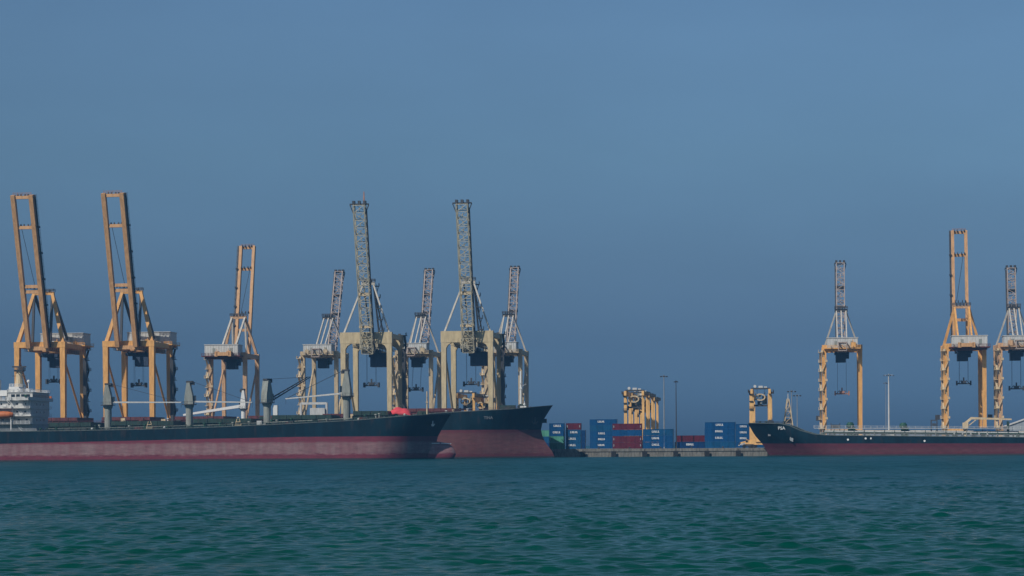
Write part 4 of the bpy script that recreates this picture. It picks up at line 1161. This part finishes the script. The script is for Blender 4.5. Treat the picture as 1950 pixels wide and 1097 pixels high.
OR_TWIN = dict(plat=ORANGE, kind='twin', S=19.8, G=24.5, HL=46.0, zg=43.2, bg=7.7, gw=1.75, leg=ORANGE, boom=BROWN_BOOM, strut=ORANGE, stay=STEEL, house=WHITE, lw=2.2, BL=63.8, hz=43.5, apex=66.5, yA=4.0, inner=True,
               sw=1.25, house_size=(18.8, 9.5, 5.0), house_y=26.5, house_z=45.6, house_x=1.6, trolley_y=13, cab_x=.25, cab=2.9, spreader=27.5, lean=R(15.5), stair_m=STEEL, lift=True, ag=7.9)
p, r = place(78, FRONT, 'near')
gantry_crane('leftmost orange gantry crane with twin-beam raised boom, rising behind the white ship bridge', p, r, dict(OR_TWIN, spreader=29.5, trolley_y=16))
p, r = place(247, FRONT, 'near')
gantry_crane('orange gantry crane with twin-beam raised boom, second from the left edge', p, r, OR_TWIN)

CR_LAT = dict(kind='lattice', S=19.2, G=24.5, HL=48.2, zg=43.0, bg=6.0, leg=CREAM, boom=LATTICE, strut=PALE_STRUT, stay=STEEL, house=GREY_HOUSE, lw=2.1, BL=63.0, hz=39.6, apex=68.5, yA=4.5, bw=4.5, bd=3.2, panel=3.0, chord=.40, lace=.19,
              portal_h=4.6, haunch=2.6, sw=.6, ag=4.0, house_size=(8.5, 9.0, 4.0), house_y=20, house_z=44.6, house_x=1.5, trolley_y=10, cab_x=.62, cab=3.7, bxo=.9, hy0=-1.6, spreader=26.5, lean=R(14.5), apex_stairs=True, stair_m=STEEL, head=1.6, rail_m=LATTICE, dark=.40, splice=BUFF, lift=True)
p, r = place(699, FRONT, 'near')
gantry_crane('big cream gantry crane with lattice boom and a thin mast on its tip', p, r, dict(CR_LAT, antenna=True, BL=60.8))
p, r = place(891, FRONT, 'near')
gantry_crane('big cream gantry crane with flat-tipped lattice boom behind the rear ship', p, r, dict(CR_LAT, BL=60.4))

BACK = dict(S=15.4, G=22.0, HL=45.0, zg=44.0, leg=ORANGE_FADED, strut=PALE_STRUT, house=WHITE, lw=1.8, lean=R(15), trolley_y=12, cab=2.2, flight=4.2, stair_m=BUFF, back=9)
TW_BACK = dict(BACK, kind='twin', bg=6.0, gw=1.35, boom=BROWN_BOOM, BL=50.0, apex=62.2, yA=3.0, ag=6.2, strut=ORANGE_FADED, stay=PALE_STRUT, apex_m=ORANGE_FADED, sw=1.0, house_size=(15.6, 8, 4.8), house_y=24, house_z=43.4, plat=MAROON, cross=(.24, .79, .985), inner=True)
LT_BACK = dict(BACK, kind='lattice', bg=5.2, leg=CREAM_FADED, boom=LATTICE_PINK, BL=40.0, apex=61.4, yA=3.0, ag=4.2, bw=3.5, bd=2.8, panel=2.5, chord=.4, lace=.22, strut=PALE_STRUT, stay=PALE_STRUT, sw=.62, bs=2.0, mid_stay=True, house=GREY_HOUSE, house_size=(13, 8, 4.2), house_y=23, house_z=43.6, head=.9, dark=.72, splice=STEEL, apex_m=STEEL)
p, r = place(459, REAR, 'far')
gantry_crane('faded orange gantry crane with twin-beam boom, third from the left edge', p, r, dict(TW_BACK, S=16.0, BL=54.2, lean=R(12), bg=6.3, house_x=1.5))
p, r = place(630, REAR, 'far')
gantry_crane('weathered cream gantry crane with short lattice boom, just left of the big mast-tipped crane', p, r, dict(LT_BACK, BL=44.0, lean=R(24)))
p, r = place(806, REAR, 'far')
gantry_crane('weathered cream gantry crane with short lattice boom, between the two big cream cranes', p, r, dict(LT_BACK, BL=43.2, lean=R(22), spreader=27.0, spreader_x=1.0))
p, r = place(972, REAR, 'far')
gantry_crane('weathered cream gantry crane with short lattice boom, over the foremast of the rear ship', p, r, dict(LT_BACK, lean=R(22), BL=43.6))
p, r = place(1603, REAR, 'far')
gantry_crane('slim orange gantry crane with lattice boom standing alone over the middle of the tanker deck', p, r, dict(LT_BACK, leg=ORANGE, BL=40.5, spreader=23.5, lean=R(12), house_size=(13.4, 8, 4.2), stair_m=BUFF, S=15.6, spr_m=PINK_RUST))
p, r = place(1832, REAR, 'far')
gantry_crane('orange gantry crane with twin-beam raised boom at the right, over the tanker', p, r, dict(TW_BACK, leg=ORANGE, strut=ORANGE, stay=ORANGE, BL=54.0, S=16.2, spreader=27.5, lean=R(8), house_size=(15.0, 8, 4.6), house_x=-1.5, bg=5.9))
p, r = place(1931, REAR, 'far')
gantry_crane('gantry crane with grey lattice boom cut by the right edge of the picture', p, r, dict(LT_BACK, leg=ORANGE_FADED, BL=36.4, spreader=25.0, lean=R(10), S=15.6, house_size=(13.4, 8, 4.2)))

# ---------------------------------------------------------------- rubber-tyred yard gantries
def yard_gantry(label, px, Y, group='yard gantry cranes', W=7.4, H=24.4, span=23.6, lw=(1.35, 1.1)):
    o = thing('yard_gantry', label, 'yard crane', (X_at(px, Y), Y, GZ), -PSI, group)
    hx = W / 2
    for y in (0, span):
        for x in (-hx, hx):
            MB().beam((x, y, 2.0), (x, y, H - 2.2), lw[0 if x < 0 else 1], 1.0, lw[0 if x < 0 else 1] * .9, 1.2).build('leg', YELLOW, o)
            MB().lathe((x - .9, y, .8), [(.55, -.3), (.8, -.25), (.8, .25), (.55, .3)], 12, 'y').build('wheel', TYRE, o)
            MB().lathe((x + .9, y, .8), [(.55, -.3), (.8, -.25), (.8, .25), (.55, .3)], 12, 'y').build('wheel', TYRE, o)
        MB().beam((-hx - 1.6, y, 1.9), (hx + 1.6, y, 1.9), .9, 1.1).build('sill_beam', YELLOW, o)
        MB().beam((-hx, y, 3.0), (hx * .2, y, 8), .3).build('end_brace', YELLOW, o)
    for x in (-hx, hx):
        MB().beam((x, -2.0, H - 1.2), (x, span + 2.0, H - 1.2), 1.0, 1.9).build('girder', YELLOW, o)
        r = MB(); s = 1 if x > 0 else -1
        r.bx(x + s * .5, x + s * 1.5, -2, span + 2, H - 1.6, H - 1.45); r.rail([(x + s * 1.45, -2, H - 1.45), (x + s * 1.45, span + 2, H - 1.45)], 1.1, 2, .06); r.build('walkway', STEEL, o)
    ty = 3.4
    t = MB(); t.bx(-hx - .2, hx + .2, ty - 2.4, ty + 2.4, H - .2, H + .35)
    to = t.build('trolley', STEEL, o)
    m = MB(); m.bx(-.9, .9, ty - 1.2, ty + 1.2, H + .35, H + 1.2); m.bx(1.4, 2.6, ty - 1, ty + 1, H + .35, H + .9); m.lathe((-2.4, ty, H + 1.0), [(.6, -1), (.6, 1)], 12, 'y'); m.build('hoist_machinery', WHITE, to)
    ring = MB()
    for k in range(10):
        a0, a1 = 2 * math.pi * k / 10, 2 * math.pi * (k + 1) / 10
        ring.beam((math.cos(a0) * 2.0 - .2, ty - 2.5, H - 3.6 + math.sin(a0) * 1.3), (math.cos(a1) * 2.0 - .2, ty - 2.5, H - 3.6 + math.sin(a1) * 1.3), .55, .5)
    ring.build('festoon_reel', BUFF, to)
    ca = MB(); rr = random.Random(int(px))
    for k in range(9): ca.box((rr.uniform(-2.6, 2.6), ty - rr.uniform(-1.5, 1.8), H - rr.uniform(1.5, 6)), (rr.uniform(.4, 1.2), .6, rr.uniform(.4, 1.2)))
    ca = ca.build('hoist_gear', GREY_SHIP, to); ca['kind'] = 'stuff'
    c = MB(); c.bx(.6, 2.6, ty - 1, ty + 1.4, H - 6.4, H - 3.0); c.build('operator_cab', GLASS, to)
    sp = MB(); sp.bx(-3.0, 3.0, ty - 1.2, ty + 1.2, H - 7.4, H - 6.7); sp.bx(-1.3, .4, ty - .8, ty + .8, H - 6.7, H - 5.2)
    for x in (-2.9, 2.9): sp.bx(x - .25, x + .25, ty - 1.3, ty + 1.3, H - 8.2, H - 6.4)
    so = sp.build('spreader', STEEL, o)
    w = MB()
    for x in (-1.5, 1.5): w.wire((x, ty, H - .2), (x, ty, H - 6.6), .06)
    w.build('hoist_rope', STEEL, so)
    pb = MB(); pb.bx(-hx - 1.0, -hx + .6, -1.2, .9, H - 8.8, H - 8.5); pb.rail([(-hx - 1, -1.2, H - 8.5), (-hx + .6, -1.2, H - 8.5)], 1.0, .8, .07)
    pb.bx(-hx - 1.0, -hx + .6, -1.2, .9, H - 5.4, H - 5.1); pb.bx(-hx - 1.1, -hx - .2, -.8, .6, H - 2.6, H - 1.0); pb.build('landing', STEEL, o)
    eg = MB(); eg.bx(-2.2, 2.2, -1.0, 1.0, 2.5, 4.6); eg.build('engine_house', YELLOW, o)
    return o
yard_gantry('yellow yard gantry at the front of the tight row behind the red and blue containers', 1208.5, 892)
yard_gantry('yellow yard gantry in the middle of the tight row behind the containers', 1219.5, 928)
yard_gantry('yellow yard gantry at the back right of the tight row behind the containers', 1230, 962, H=23.6)
yard_gantry('lone yellow yard gantry standing behind the bow of the tanker', 1449, 888, H=24.8, lw=(2.0, 1.6))
yard_gantry('yellow yard gantry glimpsed between the legs of the big flat-tipped cream crane', 887, 915)
yard_gantry('yellow yard gantry glimpsed behind the right leg of the big flat-tipped cream crane', 917, 934, H=23.0)

# ---------------------------------------------------------------- containers
def container_meshes(L):
    W, H = 2.44, 2.59
    body = MB()
    n = int(round((L - .4) / .28)); pitch = (L - .4) / n
    for s in (-1, 1):
        base = len(body.v); k = 0
        for i in range(n):
            x = -L / 2 + .2 + i * pitch
            for dx, dp in ((0, 0), (.25, 0), (.4, .045), (.85, .045)):
                y = s * (W / 2 - .03 - dp)
                body.v += [(x + dx * pitch, y, .16), (x + dx * pitch, y, H - .12)]; k += 1
        for i in range(k - 1):
            q = (base + 2 * i, base + 2 * i + 2, base + 2 * i + 3, base + 2 * i + 1); body.f.append(q if s < 0 else q[::-1])
    body.bx(-L / 2 + .05, L / 2 - .05, -W / 2 + .1, W / 2 - .1, .12, H - .06)
    fr = MB()
    for s in (-1, 1):
        fr.bx(-L / 2, L / 2, min(s * W / 2, s * (W / 2 - .12)), max(s * W / 2, s * (W / 2 - .12)), .02, .17)
        fr.bx(-L / 2, L / 2, min(s * W / 2, s * (W / 2 - .10)), max(s * W / 2, s * (W / 2 - .10)), H - .13, H - .02)
        for e in (-1, 1):
            x = e * (L / 2 - .1); fr.bx(x - .1, x + .1, min(s * W / 2, s * (W / 2 - .16)) , max(s * W / 2, s * (W / 2 - .16)), .17, H - .13)
    for e in (-1, 1):
        x = e * (L / 2 - .05); fr.bx(x - .05, x + .05, -W / 2 + .12, W / 2 - .12, .02, .17); fr.bx(x - .05, x + .05, -W / 2 + .12, W / 2 - .12, H - .15, H - .02)
    ca = MB()
    for e in (-1, 1):
        for s in (-1, 1):
            for z in (.0, H - .12): ca.box((e * (L / 2 - .08), s * (W / 2 - .075), z + .06), (.18, .17, .13))
    dr = MB().bx(L / 2 - .06, L / 2 - .01, .02, 1.08, .18, H - .16)
    dr2 = MB().bx(L / 2 - .06, L / 2 - .01, -1.08, -.02, .18, H - .16)
    lb = MB()
    for y in (-.85, -.3, .3, .85): lb.tube((L / 2 + .02, y, .15), (L / 2 + .02, y, H - .15), .035, 6)
    return dict(body=body.mesh('body'), frame=fr.mesh('frame'), corner_casting=ca.mesh('corner_casting'), door=dr.mesh('door'), door_leaf=dr2.mesh('door'), lock_rod=lb.mesh('lock_rod'))
CM = {40: container_meshes(12.19), 20: container_meshes(6.06)}
for d_ in CM.values():
    for me in d_.values(): me.materials.append(WHITE)
WM = [wordmark(5, .78, 3.1, 40 + k).mesh('wordmark') for k in range(5)]
STRIPE = MB().bx(-.16, .16, -.02, .02, -.5, .5).mesh('panel_mark')
for me in WM: me.materials.append(MARK)
STRIPE.materials.append(POLE_GREY)

def put(me, name, parent, mat, loc=(0, 0, 0)):
    o = bpy.data.objects.new(name, me); col.objects.link(o); o.parent = parent; o.location = loc
    if mat:
        o.material_slots[0].link = 'OBJECT'; o.material_slots[0].material = mat
    return o
crnd = random.Random(9)
def container(label, px_left, Y, level, ft, mat, wm=None, stripe=False, group='stacked shipping containers', jit=True):
    L = 12.19 if ft == 40 else 6.06
    t = math.tan(PSI)
    x = X_at(px_left, Y) + L / 2 * math.cos(PSI) + (crnd.uniform(-.08, .08) if jit else 0)
    y = Y - L / 2 * math.sin(PSI) + 1.22
    o = thing('shipping_container', label, 'container', (x, y, GZ + .07 + level * 2.6), -PSI + crnd.uniform(-.003, .003), group)
    d_ = CM[ft]
    for k in ('body', 'frame', 'door', 'door_leaf'): put(d_[k], 'door' if k == 'door_leaf' else k, o, mat)
    put(d_['corner_casting'], 'corner_casting', o, STEEL)['kind'] = 'stuff'; put(d_['lock_rod'], 'lock_rod', o, GREY_SHIP)['kind'] = 'stuff'
    if wm is not None:
        put(WM[crnd.randrange(5)], 'wordmark', o, None, ((wm - .5) * L, -1.235, 2.59 * .60))
    if stripe:
        for s in (-1, 1): put(STRIPE, 'panel_mark', o, None, (s * (L / 2 - .55), -1.235, 1.35))
    return o

# from the bow of the rear ship towards the tanker
Y1 = 856
lv = ['bottom', 'second', 'third', 'top', 'fifth']
# stack A, 20 ft (green, green, blue, blue)
for k, (mt, c, wm) in enumerate(((GREEN_BOX2, 'dull green', None), (GREEN_BOX, 'bright green', None), (BLUE, 'blue', .5), (BLUE, 'blue', .55))):
    d = {0: 'dull green short container at the bottom of the stack beside the ship bow', 1: 'bright green short container under two blue ones beside the ship bow',
         2: 'blue short container directly on the bright green one beside the ship bow', 3: 'blue short container topping the green-based stack beside the ship bow'}[k]
    o = container(d, 1047, Y1, k, 20, mt, wm)
    if k == 1: put(STRIPE, 'panel_mark', o, None, (-2.5, -1.235, 1.35))
# behind and left of A, mostly hidden by the bow
for k, (mt, d) in enumerate(((BLUE3, 'navy short container at the base of the stack half hidden by the ship bow'), (BLUE2, 'faded blue short container second up, half hidden by the ship bow'),
                             (GREEN_BOX, 'pale green short container topping the stack half hidden by the ship bow'))):
    container(d, 1024, 880, k, 20, mt)
# stack B
for k, (mt, d, wm) in enumerate(((BLUE2, 'blue short lettered container at the bottom under the single dark red one', .42), (BLUE2, 'blue short lettered container second up under the single dark red one', .42),
                                 (BLUE2, 'blue short lettered container right under the single dark red one', .55), (RED_BOX, 'dark red short container topping the blue stack right of the green one', None))):
    container(d, 1078.5, Y1 + 1, k, 20, mt, wm, stripe=(k == 3))
for k, d in enumerate(('navy container at the bottom, peeping out behind the red-topped short stack', 'navy container second up behind the red-topped short stack', 'navy container topping the pile behind the red-topped short stack')):
    container(d, 1088, 893, k, 20, BLUE3)
# stack C (behind)
for k, (d, wm) in enumerate((('blue long container at the bottom of the five-high blue stack', .42), ('blue lettered container second up in the five-high blue stack', .42), ('blue lettered container third up in the five-high blue stack', .43),
                             ('plain blue container fourth up in the five-high blue stack', None), ('blue lettered container topping the five-high blue stack', .42))):
    container(d, 1124, 946, k, 40, BLUE if k != 3 else BLUE2, wm)
# stack D
for k, (mt, d) in enumerate(((RED_BOX, 'dark red long container at the bottom of the red and blue stack'), (RED_BOX, 'dark red long container second up, below the blue one'),
                             (BLUE, 'blue long container sandwiched between dark red ones'), (RED_BOX, 'dark red long container on top, above the sandwiched blue one'))):
    container(d, 1167, 884, k, 40, mt, None, stripe=(mt is RED_BOX))
# stack E
for k, d in enumerate(('blue lettered long container at the bottom, with a light mast in front', 'blue lettered long container in the middle, with a light mast in front', 'blue lettered long container on top of three, with a light mast in front')):
    container(d, 1225, Y1 - 2, k, 40, (BLUE, BLUE, BLUE2)[k], .42)
# stack F
container('blue lettered long container under the lone dark red one, lowest stack', 1285.5, Y1 - 2, 0, 40, BLUE3, .5)
container('dark red long container topping the lowest stack, two containers high', 1289, Y1 + 6, 1, 40, RED_BOX, None)
container('navy container hidden below the red one in the lowest stack', 1289, Y1 + 6, 0, 40, BLUE3, None)
# stack G
for k, (d, wm) in enumerate((('plain blue long container at the bottom of the four-high blue stack by the tanker', None), ('blue lettered long container second up in the four-high stack by the tanker', .47),
                             ('blue lettered long container third up in the four-high stack by the tanker', .47), ('blue lettered long container topping the four-high stack by the tanker', .48))):
    container(d, 1343, Y1 - 4, k, 40, (BLUE2, BLUE, BLUE, BLUE)[k], wm)
# stack H
for k, d in enumerate(('blue lettered container at the bottom, cut off by the tanker bow', 'blue lettered container second up, cut off by the tanker bow', 'blue lettered container third up, cut off by the tanker bow', 'blue lettered container on top, cut off by the tanker bow')):
    container(d, 1402, 930, k, 40, BLUE, .27)
# blue boxes just showing over the tanker deck at the right
for j, px_ in enumerate((1842, 1868)):
    for k in range(3):
        d = ('left', 'right')[j]
        container('%s blue container of the %s pile showing over the tanker deck' % (('bottom', 'middle', 'top')[k], d), px_, 872, k, 20, BLUE if j else BLUE2, None)

# ---------------------------------------------------------------- light masts, tower, shed, stacker
def light_mast(label, px, Y, ztop, r, mat, heads=6, ring=1.6, bulk=.5):
    o = thing('light_mast', label, 'light mast', (X_at(px, Y), Y, GZ), 0, 'high light masts on the pier')
    h = ztop - GZ
    MB().lathe((0, 0, 0), [(r * 1.6, 0), (r * 1.6, .6), (r * 1.15, .7), (r, h * .5), (r * .6, h)], 10).build('pole', mat, o)
    rg = MB(); rg.lathe((0, 0, h - .5), [(ring * .35, 0), (ring * .35, .2)], 12); rg.build('head_ring', STEEL, o)
    for k in range(heads):
        a = 2 * math.pi * (k + .3) / heads
        MB().beam((0, 0, h - .4), (math.cos(a) * ring, math.sin(a) * ring, h - .5), .09).build('lamp_arm', mat, o)
        MB().box((math.cos(a) * ring, math.sin(a) * ring, h - .7), (bulk, bulk, bulk * .8), a).build('floodlight', STEEL, o)
    return o
light_mast('tall dark light mast in front of the lettered blue containers, taller of a pair', 1265, 853.2, 32.8, .26, POLE_GREY, 6, 1.3)
light_mast('slim dark light mast by the low red-topped stack, shorter of a pair', 1288, 852.6, 30.6, .22, STEEL, 4, .7, .45)
light_mast('thick white light mast behind the tanker, right of the lone slim crane', 1693, 880, 33.5, .36, WHITE, 8, 2.0, .4)
light_mast('thin grey pole just left of the thick white light mast', 1687.5, 905, 31.0, .14, POLE_GREY, 3, .8, .4)
light_mast('light mast with wide lamp head behind the tanker bow', 1508, 900, 27.6, .2, POLE_GREY, 6, 1.7, .6)
light_mast('faint shorter light mast right of the lattice tower behind the tanker bow', 1518.5, 950, 27.0, .2, POLE_GREY, 6, 1.6, .6)
def lattice_tower():
    o = thing('lattice_tower', 'small tapering lattice tower behind the tanker bow', 'tower', (X_at(1501, 895), 895, GZ), 0)
    mb = MB(); h = 20.5
    cs = [Vector((i, j, 0)) for i, j in ((-1, -1), (1, -1), (1, 1), (-1, 1))]
    f = lambda z: 2.6 * (1 - z / h) + .35
    n = 8
    for i in range(4): mb.beam(cs[i] * f(0), cs[i] * f(h) + Vector((0, 0, h)), .32)
    for k in range(n):
        z0, z1 = h * k / n, h * (k + 1) / n
        for i in range(4):
            a, b = cs[i], cs[(i + 1) % 4]
            mb.beam(a * f(z0) + Vector((0, 0, z0)), b * f(z1) + Vector((0, 0, z1)), .2); mb.beam(a * f(z1) + Vector((0, 0, z1)), b * f(z1) + Vector((0, 0, z1)), .2)
    mb.build('frame', BUFF, o)
    MB().bx(-1.2, 1.2, -1.2, 1.2, 10.4, 12.0).build('equipment_box', STEEL, o)
    t = MB(); t.beam((0, 0, h), (0, 0, h + 2.2), .3); t.build('finial', WHITE, o)
lattice_tower()

def shed():
    Y = 905
    o = thing('storage_shed', 'pale grey storage shed with pitched roof behind the tanker at the right edge', 'building', (X_at(1918, Y), Y, GZ), -PSI)
    Lx, D, h, hr = 34.0, 16.0, 9.8, 12.2
    ex = 10.5
    w = MB(); prof = [(0, 0), (Lx, 0), (Lx, h), (ex, hr), (0, h - 1.4)]
    w.prism(prof, 0, D); w.build('wall', SHED, o)
    rf = MB(); rf.beam((-.6, D / 2, h - 1.3), (ex, D / 2, hr + .25), D + 1.0, .25); rf.beam((ex, D / 2, hr + .25), (Lx + .6, D / 2, h + .15), D + 1.0, .25); rf.build('roof', WHITE, o)
    for k in range(9):
        x = 2 + k * 3.6; MB().bx(x, x + .2, -.12, 0, 0, h - 1.5).build('cladding_rib', ROOF, o)
    MB().bx(5, 9.5, -.08, .0, 0, 5.5).build('roller_door', ROOF, o)
shed()

def reach_stacker():
    Y = 853
    o = thing('reach_stacker', 'small yellow lifting vehicle on the quay under the tanker bow', 'vehicle', (X_at(1423, Y), Y, GZ), -PSI)
    MB().bx(-1.6, 2.6, -.9, .9, .7, 1.6).build('chassis', STEEL, o)
    en = MB(); en.prism([(.6, 1.6), (2.6, 1.6), (2.6, 2.4), (2.0, 2.9), (.6, 3.0)], -.85, .85); en.build('engine_cover', YELLOW, o)
    c = MB(); c.prism([(-.9, 1.6), (.5, 1.6), (.5, 3.4), (-.5, 3.4)], -.7, .7); co = c.build('cab', YELLOW, o)
    MB().bx(-.6, .3, -.75, -.71, 2.3, 3.2).build('window', GLASS, co)
    b = MB(); b.beam((2.2, 0, 3.2), (-3.0, 0, 2.0), .5, .6); b.build('boom', YELLOW, o)
    s = MB(); s.bx(-3.6, -3.0, -1.6, 1.6, .9, 1.3); s.beam((-3.2, 0, 2.0), (-3.3, 0, 1.2), .4); s.build('lifting_frame', WHITE, o)
    for x in (-1.2, 1.9):
        for y in (-1.0, 1.0): MB().lathe((x, y, .7), [(.4, -.25), (.7, -.2), (.7, .2), (.4, .25)], 12, 'y').build('wheel', TYRE, o)
reach_stacker()

# ---------------------------------------------------------------- haze: the warm-season harbour air
def haze():
    o = MB().bx(-1500, 1500, -120, 2600, -6, 118).build('haze', None)
    o.data.materials.clear()
    m = bpy.data.materials.new('harbour_haze'); m.use_nodes = True
    n, l = m.node_tree.nodes, m.node_tree.links
    for nd in list(n):
        if nd.type != 'OUTPUT_MATERIAL': n.remove(nd)
    pv = n.new('ShaderNodeVolumePrincipled')
    pv.inputs['Color'].default_value = (*HAZE_COLOR, 1)
    pv.inputs['Density'].default_value = HAZE_DENSITY
    pv.inputs['Anisotropy'].default_value = 0.0
    l.new(pv.outputs[0], n['Material Output'].inputs['Volume'])
    o.data.materials.append(m)
    tag(o, 'thin blue-grey haze filling the air over the harbour', 'haze', kind='stuff')
HAZE_COLOR = (0.18, 0.50, 0.90)
HAZE_DENSITY = 0.00012
haze()
